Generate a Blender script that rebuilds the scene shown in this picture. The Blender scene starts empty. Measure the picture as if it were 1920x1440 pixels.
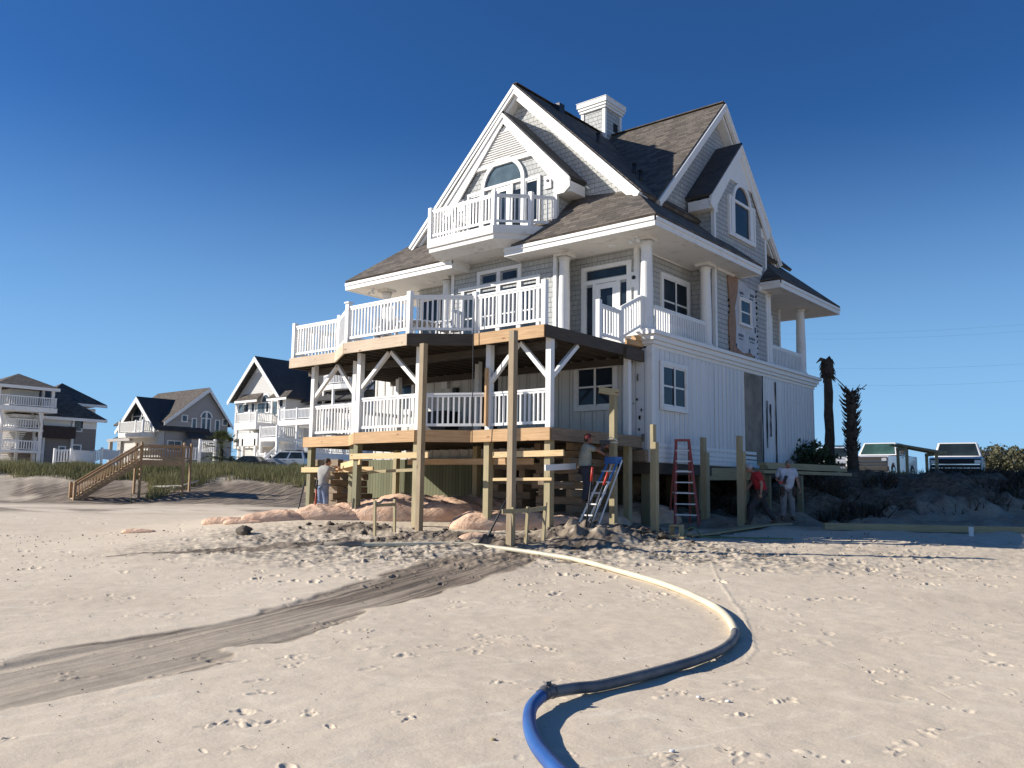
import bpy, bmesh, math, random
import numpy as np
from mathutils import Vector, Matrix, noise as mnoise
random.seed(7); rng = np.random.default_rng(7)
scene = bpy.context.scene
# ------------------------------------------------------------------ camera
F, PSI, TH, RO, CZ = 1590.0, math.radians(39.9), math.radians(6.9), math.radians(0.83), 1.6
fv = Vector((-math.sin(PSI)*math.cos(TH), math.cos(PSI)*math.cos(TH), math.sin(TH)))
r0 = Vector((math.cos(PSI), math.sin(PSI), 0)); u0 = r0.cross(fv)
rv = r0*math.cos(RO)+u0*math.sin(RO); uv_ = u0*math.cos(RO)-r0*math.sin(RO)
cam = bpy.data.cameras.new("camera"); camo = bpy.data.objects.new("camera", cam)
scene.collection.objects.link(camo); scene.camera = camo
cam.sensor_width = 36; cam.lens = F/1920*36; cam.clip_end = 3000; cam.clip_start = .05
M = Matrix(((rv.x, uv_.x, -fv.x, 0), (rv.y, uv_.y, -fv.y, 0), (rv.z, uv_.z, -fv.z, CZ), (0, 0, 0, 1)))
camo.matrix_world = M
CAM = Vector((0, 0, CZ))
# ------------------------------------------------------------------ world and sun
SUN_AZ, SUN_EL = math.radians(36.5), math.radians(25.5)
sdir = Vector((-math.cos(SUN_AZ)*math.cos(SUN_EL), -math.sin(SUN_AZ)*math.cos(SUN_EL), math.sin(SUN_EL)))
w = bpy.data.worlds.new("World"); scene.world = w; w.use_nodes = True
nt = w.node_tree; bg = nt.nodes["Background"]
sky = nt.nodes.new("ShaderNodeTexSky"); sky.sky_type = 'NISHITA'; sky.sun_disc = False
sky.sun_elevation = SUN_EL; sky.sun_rotation = math.atan2(sdir.x, sdir.y)
sky.altitude = 0; sky.air_density = 1.0; sky.dust_density = 0.0; sky.ozone_density = 6.0
mul = nt.nodes.new("ShaderNodeMix"); mul.data_type = 'RGBA'; mul.blend_type = 'MULTIPLY'; mul.inputs[0].default_value = 1
nt.links.new(sky.outputs[0], mul.inputs[6]); mul.inputs[7].default_value = (.50, .93, 1.33, 1)
tcw = nt.nodes.new("ShaderNodeTexCoord"); sx = nt.nodes.new("ShaderNodeSeparateXYZ"); nt.links.new(tcw.outputs['Generated'], sx.inputs[0])
mr = nt.nodes.new("ShaderNodeMapRange"); mr.inputs[1].default_value = -.02; mr.inputs[2].default_value = .42; mr.inputs[3].default_value = .85; mr.inputs[4].default_value = 0; mr.interpolation_type = 'SMOOTHSTEP'
nt.links.new(sx.outputs[2], mr.inputs[0])
hz = nt.nodes.new("ShaderNodeMix"); hz.data_type = 'RGBA'; nt.links.new(mr.outputs[0], hz.inputs[0]); nt.links.new(mul.outputs[2], hz.inputs[6]); hz.inputs[7].default_value = (4.2, 7.9, 12.2, 1)
nt.links.new(hz.outputs[2], bg.inputs[0]); bg.inputs[1].default_value = 0.054
sl = bpy.data.lights.new("sun", 'SUN'); sl.energy = 5.0; sl.angle = math.radians(.5); sl.color = (1, .935, .835)
so = bpy.data.objects.new("sun", sl); scene.collection.objects.link(so)
so.rotation_euler = sdir.to_track_quat('Z', 'Y').to_euler()
scene.view_settings.view_transform = 'Standard'; scene.view_settings.look = 'None'
scene.view_settings.exposure = 0.52; scene.view_settings.gamma = 1
scene.render.resolution_x = 1024; scene.render.resolution_y = 768
# ------------------------------------------------------------------ placement maths
def ray(px, py): return fv+rv*((px-960)/F)-uv_*((py-720)/F)
def atX(px, py, v): d = ray(px, py); return CAM+d*(v/d.x)
def atY(px, py, v): d = ray(px, py); return CAM+d*(v/d.y)
def atD(px, py, dep): return CAM+ray(px, py)*dep
SA, CA = 0.6414, 0.7672
def st(s, t): return (CA*t-SA*s, SA*t+CA*s)
def sst(a, b, x):
    u = np.clip((x-a)/(b-a), 0, 1); return u*u*(3-2*u)
def terr(x, y):
    x = np.asarray(x, float); y = np.asarray(y, float)
    s = -SA*x+CA*y; t = CA*x+SA*y
    hc = np.interp(s, [-500, 8, 12, 16, 19, 22, 25, 30, 60], [-.3, 0, .05, .2, .4, .6, .8, .95, 1.0])
    hl = np.interp(s, [-500, 8, 12, 20, 50, 900], [-.3, 0, .05, .2, .25, .25])
    k = sst(-12, -5, t)
    base = hl*(1-k)+hc*k
    sb = np.interp(t, [-60, -8, 2, 6, 9, 12, 14, 40], [50, 50, 40, 26.5, 25.2, 24.2, 23.0, 22.2])
    wd = np.interp(t, [-8, 6], [14, 6.5]); top = np.interp(t, [-8, 6], [2.35, 2.25])
    r = sst(0, 1, (s-sb)/wd)
    z = base+(top-base)*r
    return z-.35*np.exp(-((s-38)/3.)**2-((t-19)/3.5)**2)
def gz(x, y): return float(terr(x, y))
def G(px, py, lift=0):
    d = ray(px, py); a = 3.
    while a < 300:
        p = CAM+d*a
        if p.z <= gz(p.x, p.y)+lift: return p
        a += .02
    return p
# ------------------------------------------------------------------ object helpers
col = scene.collection
def tag(o, label=None, cat=None, group=None, kind=None):
    if label: o['label'] = label
    if cat: o['category'] = cat
    if group: o['group'] = group
    if kind: o['kind'] = kind
    return o
def empty(name, loc=(0, 0, 0), rz=0, label=None, cat=None, group=None):
    o = bpy.data.objects.new(name, None); col.objects.link(o); o.location = loc; o.rotation_euler = (0, 0, rz)
    o.empty_display_size = .2
    return tag(o, label, cat, group)
def gloc(o):
    v = Vector((0, 0, 0))
    while o: v += o.location; o = o.parent
    return v
def copy_tree(o, parent=None):
    c = o.copy(); col.objects.link(c)
    if parent: c.parent = parent
    for ch in list(o.children): copy_tree(ch, c)
    return c
class MB:
    """collects geometry; build() links it as one mesh object"""
    def __init__(s): s.v = []; s.f = []; s.uv = []; s.mi = []; s.m = 0; s.sm = []
    def face(s, idx, uv=None, smooth=False):
        s.f.append(idx); s.mi.append(s.m); s.sm.append(smooth)
        if uv is None:
            P = [Vector(s.v[i]) for i in idx]; n = Vector((0, 0, 0))
            for i in range(len(P)):
                a, b = P[i], P[(i+1) % len(P)]; n += a.cross(b)
            if n.length < 1e-12: n = Vector((0, 0, 1))
            n.normalize()
            if abs(n.z) > .999: t = Vector((1, 0, 0))
            else: t = Vector((0, 0, 1)).cross(n).normalized()
            b = n.cross(t); uv = [(p.dot(t), p.dot(b)) for p in P]
        s.uv.append(uv)
    def hexa(s, p, uvs=None):
        b = len(s.v); s.v += [tuple(q) for q in p]
        for k, f in enumerate(((0, 3, 2, 1), (4, 5, 6, 7), (0, 1, 5, 4), (1, 2, 6, 5), (2, 3, 7, 6), (3, 0, 4, 7))):
            s.face([b+i for i in f], uvs[k] if uvs else None)
    def box(s, x0, x1, y0, y1, z0, z1):
        if x0 > x1: x0, x1 = x1, x0
        if y0 > y1: y0, y1 = y1, y0
        if z0 > z1: z0, z1 = z1, z0
        s.hexa([(x0, y0, z0), (x1, y0, z0), (x1, y1, z0), (x0, y1, z0), (x0, y0, z1), (x1, y0, z1), (x1, y1, z1), (x0, y1, z1)])
    def beam(s, a, b, wd, h, up=(0, 0, 1), taper=1.0):
        a, b = Vector(a), Vector(b); d = b-a; L = d.length; d.normalize(); up = Vector(up)
        if abs(d.dot(up)) > .98: up = Vector((0, 1, 0))
        x = d.cross(up).normalized(); y = x.cross(d).normalized()
        P = []
        for q, k in ((a, 1.0), (b, taper)):
            for i, j in ((-1, -1), (1, -1), (1, 1), (-1, 1)): P.append(q+x*(i*wd/2*k)+y*(j*h/2*k))
        o = random.random()*7
        e = [(o, o), (o+wd, o), (o+wd, o+h), (o, o+h)]
        def side(w_, oo): return [(oo, 0+o), (oo, w_+o), (oo+L, w_+o), (oo+L, o)]
        uvs = [e, e]
        for w_ in (wd, h, wd, h): oo = random.random()*5; uvs.append(side(w_, oo))
        s.hexa(P, uvs)
    def prism(s, pts, vec):
        n = len(pts); b = len(s.v); vec = Vector(vec)
        s.v += [tuple(p) for p in pts]+[tuple(Vector(p)+vec) for p in pts]
        nn = Vector((0, 0, 0))
        for i in range(n): nn += Vector(pts[i]).cross(Vector(pts[(i+1) % n]))
        fl = nn.dot(vec) > 0
        f0 = list(range(b, b+n)); f1 = list(range(b+n, b+2*n))
        s.face(f0[::-1] if fl else f0); s.face(f1 if fl else f1[::-1])
        for i in range(n):
            j = (i+1) % n; q = [b+i, b+j, b+n+j, b+n+i]
            s.face(q if fl else q[::-1])
    def poly(s, pts):
        b = len(s.v); s.v += [tuple(p) for p in pts]; s.face(list(range(b, b+len(pts))))
    def slab(s, pts, th):
        """sheet polygon thickened downwards along its normal"""
        n = Vector((0, 0, 0))
        for i in range(len(pts)): n += Vector(pts[i]).cross(Vector(pts[(i+1) % len(pts)]))
        n.normalize()
        if n.z < 0: n = -n
        s.prism(pts, -n*th)
    def tube(s, pts, r, n=8, cap=True, smooth=True):
        pts = [Vector(p) for p in pts]; k = len(pts)
        rr = r if isinstance(r, (list, tuple)) else [r]*k
        b = len(s.v); ref = None; L = 0
        for i, p in enumerate(pts):
            d = (pts[min(i+1, k-1)]-pts[max(i-1, 0)]).normalized()
            if ref is None: ref = Vector((0, 0, 1)) if abs(d.z) < .9 else Vector((1, 0, 0))
            x = d.cross(ref).normalized(); y = x.cross(d); ref = y if abs(d.dot(y)) < .9 else ref
            for j in range(n):
                a = 2*math.pi*j/n; s.v.append(tuple(p+x*(math.cos(a)*rr[i])+y*(math.sin(a)*rr[i])))
        for i in range(k-1):
            L2 = L+(pts[i+1]-pts[i]).length
            for j in range(n):
                j2 = (j+1) % n; w_ = 2*math.pi*max(rr[i], rr[i+1])/n
                s.face([b+i*n+j, b+i*n+j2, b+(i+1)*n+j2, b+(i+1)*n+j], [(L, j*w_), (L, (j+1)*w_), (L2, (j+1)*w_), (L2, j*w_)], smooth)
            L = L2
        if cap:
            s.face([b+j for j in range(n)][::-1]); s.face([b+(k-1)*n+j for j in range(n)])
    def lathe(s, c, prof, n=20, smooth=True):
        """prof: list of (radius, z) about the vertical through c"""
        b = len(s.v); c = Vector(c)
        for r, z in prof:
            for j in range(n): a = 2*math.pi*j/n; s.v.append((c.x+r*math.cos(a), c.y+r*math.sin(a), c.z+z))
        for i in range(len(prof)-1):
            for j in range(n):
                j2 = (j+1) % n; s.face([b+i*n+j, b+i*n+j2, b+(i+1)*n+j2, b+(i+1)*n+j], None, smooth)
        s.face([b+j for j in range(n)][::-1]); s.face([b+(len(prof)-1)*n+j for j in range(n)])
    def blob(s, c, r, seed=0, amp=.25, n=10, m=14, fr=1.6, rot=0):
        """lumpy ellipsoid"""
        b = len(s.v); c = Vector(c); cr, sr = math.cos(rot), math.sin(rot)
        for i in range(n+1):
            th = math.pi*i/n
            for j in range(m):
                ph = 2*math.pi*j/m; d = Vector((math.sin(th)*math.cos(ph), math.sin(th)*math.sin(ph), math.cos(th)))
                k = 1+amp*(mnoise.noise(d*fr+Vector((seed*7.3, seed*1.7, 0)))+.5*mnoise.noise(d*fr*2.7+Vector((seed, 9, 3))))
                x, y, z = d.x*r[0]*k, d.y*r[1]*k, d.z*r[2]*k
                s.v.append((c.x+x*cr-y*sr, c.y+x*sr+y*cr, c.z+z))
        for i in range(n):
            for j in range(m):
                j2 = (j+1) % m; s.face([b+i*m+j, b+(i+1)*m+j, b+(i+1)*m+j2, b+i*m+j2], [(0, 0)]*4, True)
    def build(s, name, mats, parent=None, bevel=0, **tg):
        me = bpy.data.meshes.new(name)
        off = gloc(parent) if parent else Vector((0, 0, 0))
        base = None
        if parent is None and s.v:
            a = np.array(s.v); base = Vector(((a[:, 0].min()+a[:, 0].max())/2, (a[:, 1].min()+a[:, 1].max())/2, a[:, 2].min())); off = base
        me.from_pydata([(p[0]-off.x, p[1]-off.y, p[2]-off.z) for p in s.v], [], s.f)
        ul = me.uv_layers.new(name="UVMap")
        flat = [c for u in s.uv for q in u for c in q]
        ul.data.foreach_set("uv", flat)
        if not isinstance(mats, (list, tuple)): mats = [mats]
        for m_ in mats: me.materials.append(m_)
        me.polygons.foreach_set("material_index", s.mi); me.polygons.foreach_set("use_smooth", s.sm)
        me.update()
        o = bpy.data.objects.new(name, me); col.objects.link(o)
        if parent: o.parent = parent
        else: o.location = base if base else (0, 0, 0)
        if bevel:
            bv = o.modifiers.new("bevel", 'BEVEL'); bv.width = bevel; bv.segments = 2; bv.limit_method = 'ANGLE'
        return tag(o, tg.get('label'), tg.get('cat'), tg.get('group'), tg.get('kind'))
# ------------------------------------------------------------------ materials
def nodes(name):
    m = bpy.data.materials.new(name); m.use_nodes = True; n = m.node_tree; b = n.nodes["Principled BSDF"]; return m, n, b
def N(n, t, **kw):
    x = n.nodes.new(t)
    for k, v in kw.items(): setattr(x, k, v)
    return x
def mixc(n, fac, a, b, blend='MIX'):
    x = N(n, "ShaderNodeMix", data_type='RGBA', blend_type=blend)
    for i, v in ((0, fac), (6, a), (7, b)):
        if isinstance(v, (int, float)): x.inputs[i].default_value = v
        elif isinstance(v, tuple): x.inputs[i].default_value = (*v, 1) if len(v) == 3 else v
        else: n.links.new(v, x.inputs[i])
    return x.outputs[2]
def ramp(n, src, stops):
    r = N(n, "ShaderNodeValToRGB"); n.links.new(src, r.inputs[0]); e = r.color_ramp.elements
    while len(e) < len(stops): e.new(.5)
    for q, (p, c) in zip(e, stops): q.position = p; q.color = (c, c, c, 1) if isinstance(c, (int, float)) else (*c, 1)
    return r.outputs[0]
def noi(n, vec, scale, detail=4, rough=.55, dist=0):
    x = N(n, "ShaderNodeTexNoise"); x.inputs['Scale'].default_value = scale; x.inputs['Detail'].default_value = detail
    x.inputs['Roughness'].default_value = rough; x.inputs['Distortion'].default_value = dist
    if vec: n.links.new(vec, x.inputs['Vector'])
    return x.outputs['Fac']
def mapp(n, vec, scale=(1, 1, 1), rot=(0, 0, 0)):
    x = N(n, "ShaderNodeMapping"); x.inputs['Scale'].default_value = scale; x.inputs['Rotation'].default_value = rot
    n.links.new(vec, x.inputs['Vector']); return x.outputs[0]
def bump(n, b, h, st_=.3, dist=.02, prev=None):
    x = N(n, "ShaderNodeBump"); x.inputs['Strength'].default_value = st_; x.inputs['Distance'].default_value = dist
    n.links.new(h, x.inputs['Height'])
    if prev: n.links.new(prev, x.inputs['Normal'])
    if b: n.links.new(x.outputs[0], b.inputs['Normal'])
    return x.outputs[0]
def simple(name, c, rough=.6, metal=0, var=.12, scale=3., bmp=.1, c2=None, coat=0):
    m, n, b = nodes(name); tc = N(n, "ShaderNodeTexCoord").outputs['Object']
    nf = noi(n, tc, scale, 5); c2 = c2 or tuple(x*(1-var*2.2) for x in c)
    cc = mixc(n, ramp(n, nf, [(.35, 0), (.65, 1)]), c2, c); n.links.new(cc, b.inputs['Base Color'])
    b.inputs['Roughness'].default_value = rough; b.inputs['Metallic'].default_value = metal
    if coat: b.inputs['Coat Weight'].default_value = coat
    if bmp: bump(n, b, noi(n, tc, scale*12, 4), bmp, .01)
    return m
def wood(name, ca, cb, ck=None, rough=.75, gs=1.0, bm=.35):
    m, n, b = nodes(name); uvn = N(n, "ShaderNodeTexCoord"); u = uvn.outputs['UV']
    g = noi(n, mapp(n, u, (1.3*gs, 28*gs, 1)), 1.6, 6, .6, .6)
    lo = noi(n, uvn.outputs['Object'], .9, 3)
    c1 = mixc(n, ramp(n, g, [(.3, 0), (.7, 1)]), ca, cb)
    c2 = mixc(n, ramp(n, lo, [(.35, 0), (.7, .35)]), c1, tuple(x*.55 for x in ca))
    kn = N(n, "ShaderNodeTexVoronoi"); kn.inputs['Scale'].default_value = 1; n.links.new(mapp(n, u, (1.7, 5.5, 1)), kn.inputs['Vector'])
    kk = ramp(n, kn.outputs['Distance'], [(.05, 1), (.13, 0)])
    c3 = mixc(n, kk, c2, ck or tuple(x*.35 for x in ca)); n.links.new(c3, b.inputs['Base Color'])
    b.inputs['Roughness'].default_value = rough; bump(n, b, g, bm, .006)
    return m
def shingle(name, ca, cb, gap, bw=.16, bh=.145, rough=.85, st_=.8, stain=(.35, .33, .3), stf=.35, smooth_=.1, dist=.02):
    m, n, b = nodes(name); tcn = N(n, "ShaderNodeTexCoord"); u = tcn.outputs['UV']
    br = N(n, "ShaderNodeTexBrick"); n.links.new(u, br.inputs['Vector']); br.inputs['Scale'].default_value = 1
    br.inputs['Brick Width'].default_value = bw; br.inputs['Row Height'].default_value = bh; br.inputs['Mortar Size'].default_value = .006
    br.inputs['Mortar Smooth'].default_value = smooth_; br.inputs['Bias'].default_value = 0
    br.inputs['Color1'].default_value = (*ca, 1); br.inputs['Color2'].default_value = (*cb, 1); br.inputs['Mortar'].default_value = (*gap, 1)
    br.offset = .43; br.squash = 1.35; br.squash_frequency = 3
    sep = N(n, "ShaderNodeSeparateXYZ"); n.links.new(u, sep.inputs[0])
    d = N(n, "ShaderNodeMath", operation='DIVIDE'); n.links.new(sep.outputs[1], d.inputs[0]); d.inputs[1].default_value = bh
    fr = N(n, "ShaderNodeMath", operation='FRACT'); n.links.new(d.outputs[0], fr.inputs[0])
    inv = N(n, "ShaderNodeMath", operation='SUBTRACT'); inv.inputs[0].default_value = 1; n.links.new(fr.outputs[0], inv.inputs[1])
    h = N(n, "ShaderNodeMath", operation='SUBTRACT'); n.links.new(inv.outputs[0], h.inputs[0]); n.links.new(br.outputs['Fac'], h.inputs[1])
    nf = noi(n, tcn.outputs['Object'], .8, 5, .6); nf2 = noi(n, mapp(n, u, (9, 2.2, 1)), 3, 4)
    c = mixc(n, ramp(n, nf, [(.42, 0), (.75, stf)]), br.outputs['Color'], stain)
    c = mixc(n, ramp(n, nf2, [(.4, 0), (.8, .3)]), c, tuple(x*.7 for x in ca))
    n.links.new(c, b.inputs['Base Color']); b.inputs['Roughness'].default_value = rough
    p = bump(n, None, h.outputs[0], st_, dist); bump(n, b, nf2, .2, .01, p)
    return m
def planks(name, ca, gap, pitch=.26, rough=.6, gw=.012, dirt=(.35, .34, .32), dirtf=.3, vary=.08):
    """vertical boards with grooves"""
    m, n, b = nodes(name); tcn = N(n, "ShaderNodeTexCoord"); u = tcn.outputs['UV']
    br = N(n, "ShaderNodeTexBrick"); n.links.new(mapp(n, u, (1, .01, 1)), br.inputs['Vector']); br.inputs['Scale'].default_value = 1
    br.inputs['Brick Width'].default_value = pitch; br.inputs['Row Height'].default_value = 4.; br.inputs['Mortar Size'].default_value = gw
    br.inputs['Mortar Smooth'].default_value = .3; br.offset = 0
    br.inputs['Color1'].default_value = (*ca, 1); br.inputs['Color2'].default_value = (*[x*(1-vary) for x in ca], 1); br.inputs['Mortar'].default_value = (*gap, 1)
    nf = noi(n, mapp(n, tcn.outputs['Object'], (2, 2, .5)), 1.2, 6, .65)
    c = mixc(n, ramp(n, nf, [(.5, 0), (.8, dirtf)]), br.outputs['Color'], dirt); n.links.new(c, b.inputs['Base Color'])
    b.inputs['Roughness'].default_value = rough
    iv = N(n, "ShaderNodeMath", operation='SUBTRACT'); iv.inputs[0].default_value = 1; n.links.new(br.outputs['Fac'], iv.inputs[1])
    p = bump(n, None, iv.outputs[0], .9, .02); bump(n, b, noi(n, mapp(n, u, (30, 2, 1)), 1.5, 4), .15, .006, p)
    return m
def paint(name, c, dirt, f=.3, rough=.5):
    m, n, b = nodes(name); tc = N(n, "ShaderNodeTexCoord").outputs['Object']
    nf = noi(n, tc, 2.2, 7, .7); n.links.new(mixc(n, ramp(n, nf, [(.55, 0), (.72, f)]), c, dirt), b.inputs['Base Color'])
    b.inputs['Roughness'].default_value = rough; bump(n, b, noi(n, tc, 25, 3), .06, .01)
    return m
MT = {}
MT['white'] = paint('white_paint', (.78, .77, .745), (.50, .45, .38), .42)
MT['soffit'] = paint('weathered_soffit_paint', (.74, .72, .68), (.30, .22, .15), .55, .7)
MT['vinyl'] = paint('white_vinyl', (.79, .785, .77), (.55, .52, .46), .28, .4)
MT['shingle'] = shingle('grey_cedar_shingle', (.42, .43, .42), (.50, .505, .49), (.2, .195, .185), .15, .155, st_=1.0, stain=(.36, .345, .31), dist=.03)
MT['siding_white'] = planks('white_board_siding', (.72, .73, .74), (.13, .135, .15), .27, gw=.007, dirtf=.28, dirt=(.45, .45, .43))
MT['siding_front'] = planks('cream_batten_siding', (.66, .65, .61), (.40, .39, .36), .4, gw=.018)
MT['roof'] = shingle('brown_asphalt_shingle', (.068, .055, .044), (.17, .142, .115), (.02, .018, .016), .3, .15, .95, 1.0, (.14, .12, .1), .3, dist=.02)
MT['roof_dark'] = shingle('dark_asphalt_shingle', (.05, .05, .052), (.075, .073, .072), (.03, .03, .03), .3, .14, .95, .6, (.1, .095, .09), .3)
MT['pile'] = wood('treated_pine', (.31, .255, .14), (.48, .40, .24), (.12, .07, .03))
MT['pile_brown'] = wood('weathered_brown_pile', (.26, .19, .115), (.42, .33, .21), (.10, .06, .03))
MT['pile_old'] = wood('weathered_green_timber', (.17, .16, .09), (.31, .28, .17), (.08, .05, .03))
MT['lumber'] = wood('fresh_yellow_pine', (.58, .40, .19), (.80, .60, .33), (.28, .11, .04), gs=.8)
MT['rim'] = wood('orange_pine_rim', (.44, .25, .11), (.68, .45, .24), (.17, .06, .03), gs=.7)
MT['rim_pale'] = wood('bleached_pine_rim', (.48, .36, .25), (.66, .53, .39), (.2, .09, .05), gs=.7)
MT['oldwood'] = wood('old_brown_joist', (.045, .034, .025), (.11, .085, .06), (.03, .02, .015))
MT['crib'] = wood('cribbing_timber', (.16, .11, .07), (.36, .27, .18), (.07, .04, .02))
MT['stairwood'] = wood('brown_boardwalk_pine', (.30, .18, .09), (.5, .33, .18))
MT['greenplank'] = planks('olive_plank_screen', (.17, .175, .095), (.045, .05, .028), .14, .85, .008, (.1, .09, .05), .5, .3)
MT['bag'] = None
MT['steel'] = simple('aluminium', (.72, .72, .71), .45, .25, .05)
MT['fibre_red'] = simple('red_fibreglass', (.33, .06, .05), .45)
MT['fibre_blue'] = simple('blue_plastic', (.03, .14, .42), .4)
MT['redgrip'] = simple('red_rubber_grip', (.6, .05, .03), .5)
MT['black'] = simple('black_rubber', (.02, .02, .022), .6)
MT['darkmetal'] = simple('dark_steel', (.05, .05, .055), .45, .6)
MT['grey'] = simple('grey_board', (.29, .255, .21), .8, c2=(.15, .13, .105), scale=1.5)
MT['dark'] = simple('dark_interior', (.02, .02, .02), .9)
MT['concrete'] = simple('concrete_slab', (.36, .34, .31), .9)
def glass(name, tint=(.03, .045, .065), rough=.04):
    m, n, b = nodes(name); tc = N(n, "ShaderNodeTexCoord").outputs['Object']
    n.links.new(mixc(n, ramp(n, noi(n, tc, 1.1, 3), [(.4, 0), (.7, 1)]), tuple(x*.5 for x in tint), tint), b.inputs['Base Color'])
    b.inputs['Roughness'].default_value = rough; b.inputs['Specular IOR Level'].default_value = .22; b.inputs['IOR'].default_value = 1.45
    bump(n, b, noi(n, tc, 1.3, 2), .02, .05)
    return m
MT['glass'] = glass('window_glass'); MT['glass2'] = glass('pale_window_glass', (.14, .2, .24))
# sand
def sandmat():
    m, n, b = nodes('beach_sand'); g = N(n, "ShaderNodeTexCoord").outputs['Object']
    at = N(n, "ShaderNodeAttribute", attribute_name='wet').outputs['Fac']
    rb = N(n, "ShaderNodeAttribute", attribute_name='rough_zone').outputs['Fac']
    big = noi(n, g, .22, 5, .6, .4); rm = lambda a, sc: mapp(n, mapp(n, g, (1, 1, 1), (0, 0, a)), sc); med = noi(n, rm(-.66, (1, 1.7, 1)), 1.1, 7, .62, 1.2)
    fine = noi(n, g, 60, 3, .7); fine2 = noi(n, g, 320, 2, .7)
    c = mixc(n, ramp(n, big, [(.35, 0), (.68, 1)]), (.625, .522, .395), (.705, .60, .462))
    c = mixc(n, ramp(n, med, [(.52, 0), (.68, .55)]), c, (.78, .68, .53))
    c = mixc(n, ramp(n, med, [(.25, .45), (.42, 0)]), c, (.54, .45, .335))
    c = mixc(n, ramp(n, fine, [(.35, .3), (.6, 0)]), c, (.46, .385, .29))
    scf = noi(n, rm(-1.2, (.4, 3.6, 1)), 1.7, 5, .6, .4); c = mixc(n, ramp(n, scf, [(.6, 0), (.68, .5)]), c, (.78, .70, .56)); scg = noi(n, rm(-.45, (.35, 3.0, 1)), 1.3, 5, .6, .3); c = mixc(n, ramp(n, scg, [(.6, 0), (.7, .35)]), c, (.52, .435, .325))
    c = mixc(n, ramp(n, fine2, [(.62, 0), (.74, .5)]), c, (.22, .18, .15))
    rg = noi(n, rm(-.66, (.8, 2.0, 1)), 3.4, 9, .82)
    rc = mixc(n, ramp(n, rg, [(.44, 0), (.53, 1)]), (.13, .105, .08), (.62, .53, .41))
    mf = N(n, "ShaderNodeMath", operation='MULTIPLY'); n.links.new(rb, mf.inputs[0]); mf.inputs[1].default_value = 1.0; mf.use_clamp = True
    c = mixc(n, mf.outputs[0], c, rc)
    streak = noi(n, rm(-1.874, (.13, 3.4, 1)), 1.8, 7, .7, .35)
    wc = mixc(n, ramp(n, streak, [(.40, 0), (.60, 1)]), (.085, .066, .05), (.30, .24, .18))
    wst = N(n, "ShaderNodeMath", operation='MULTIPLY_ADD'); n.links.new(ramp(n, streak, [(.35, .5), (.62, -.35)]), wst.inputs[0]); n.links.new(at, wst.inputs[1]); n.links.new(at, wst.inputs[2]); wst.use_clamp = True; c = mixc(n, wst.outputs[0], c, wc)
    so_ = N(n, "ShaderNodeAttribute", attribute_name='soil_shade').outputs['Fac']; sc_ = mixc(n, ramp(n, noi(n, g, 5.5, 9, .85), [(.42, 0), (.58, 1)]), (.05, .036, .022), (.20, .155, .11))
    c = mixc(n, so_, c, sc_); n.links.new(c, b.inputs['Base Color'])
    b.inputs['Roughness'].default_value = .92; b.inputs['Specular IOR Level'].default_value = .25
    p = bump(n, None, med, .25, .05); p = bump(n, None, noi(n, g, 9, 6, .7), .35, .02, p); bump(n, b, fine, .3, .004, p)
    return m
MT['sand'] = sandmat()
def fabric():
    m, n, b = nodes('sand_tube_fabric'); tc = N(n, "ShaderNodeTexCoord").outputs['Object']
    w_ = noi(n, mapp(n, tc, (1, 1, 2.5)), 2.2, 6, .6, .8)
    c = mixc(n, ramp(n, w_, [(.3, 0), (.65, 1)]), (.60, .37, .24), (.80, .55, .385))
    c = mixc(n, ramp(n, noi(n, tc, 3.5, 6, .7), [(.55, 0), (.7, .7)]), c, (.42, .36, .31))
    n.links.new(c, b.inputs['Base Color']); b.inputs['Roughness'].default_value = .85
    cr_ = noi(n, mapp(n, mapp(n, tc, (1, 1, 1), (0, 0, -1.1)), (1, 5, 2)), 1.6, 5, .6, 1.2); p = bump(n, None, cr_, .6, .07); p = bump(n, None, w_, .6, .1, p); bump(n, b, noi(n, tc, 90, 2), .2, .004, p)
    return m
MT['bag'] = fabric()
# ------------------------------------------------------------------ ground: one sheet, finely sampled where the beach is near
def vnoise(x, y, sc, seed=0):
    x = x*sc+seed*17.31; y = y*sc+seed*5.77
    xi = np.floor(x).astype(np.int64); yi = np.floor(y).astype(np.int64); fx = x-xi; fy = y-yi
    fx = fx*fx*(3-2*fx); fy = fy*fy*(3-2*fy)
    def h(a, b):
        n = (a*374761393+b*668265263+seed*1442695) & 0x7fffffff
        n = ((n ^ (n >> 13))*1274126177) & 0x7fffffff
        return ((n ^ (n >> 16)) & 0xffff)/65535.
    return (h(xi, yi)*(1-fx)+h(xi+1, yi)*fx)*(1-fy)+(h(xi, yi+1)*(1-fx)+h(xi+1, yi+1)*fx)*fy*1.0
def pip(x, y, poly):
    ins = np.zeros(x.shape, bool); n = len(poly)
    for i in range(n):
        x1, y1 = poly[i]; x2, y2 = poly[(i+1) % n]
        c = ((y1 > y) != (y2 > y)) & (x < (x2-x1)*(y-y1)/((y2-y1) or 1e-9)+x1)
        ins ^= c
    return ins
rs = [.4, 1, 1.8, 2.6, 3.2]; r_ = 3.6
while r_ < 62: rs.append(r_); r_ += max(.015, .46*r_*r_/1357)
while r_ < 900: rs.append(r_); r_ *= 1.09
R_ = np.array(rs); c0 = math.pi/2+PSI
fine_ = np.radians(np.arange(-41, 41.01, .068)); coarse = np.radians(np.arange(44, 317, 6.))
TT = np.concatenate([fine_, coarse])+c0; NR, NT = len(R_), len(TT)
RR, TG = np.meshgrid(R_, TT, indexing='ij'); GX = RR*np.cos(TG); GY = RR*np.sin(TG)
GZ = terr(GX, GY); S_ = -SA*GX+CA*GY; T_ = CA*GX+SA*GY
UC, VC = -.299*GX+.954*GY, -.954*GX-.299*GY
def wline(pts, lift=0): return [tuple(G(a, b).xy) for a, b in pts]
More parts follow.
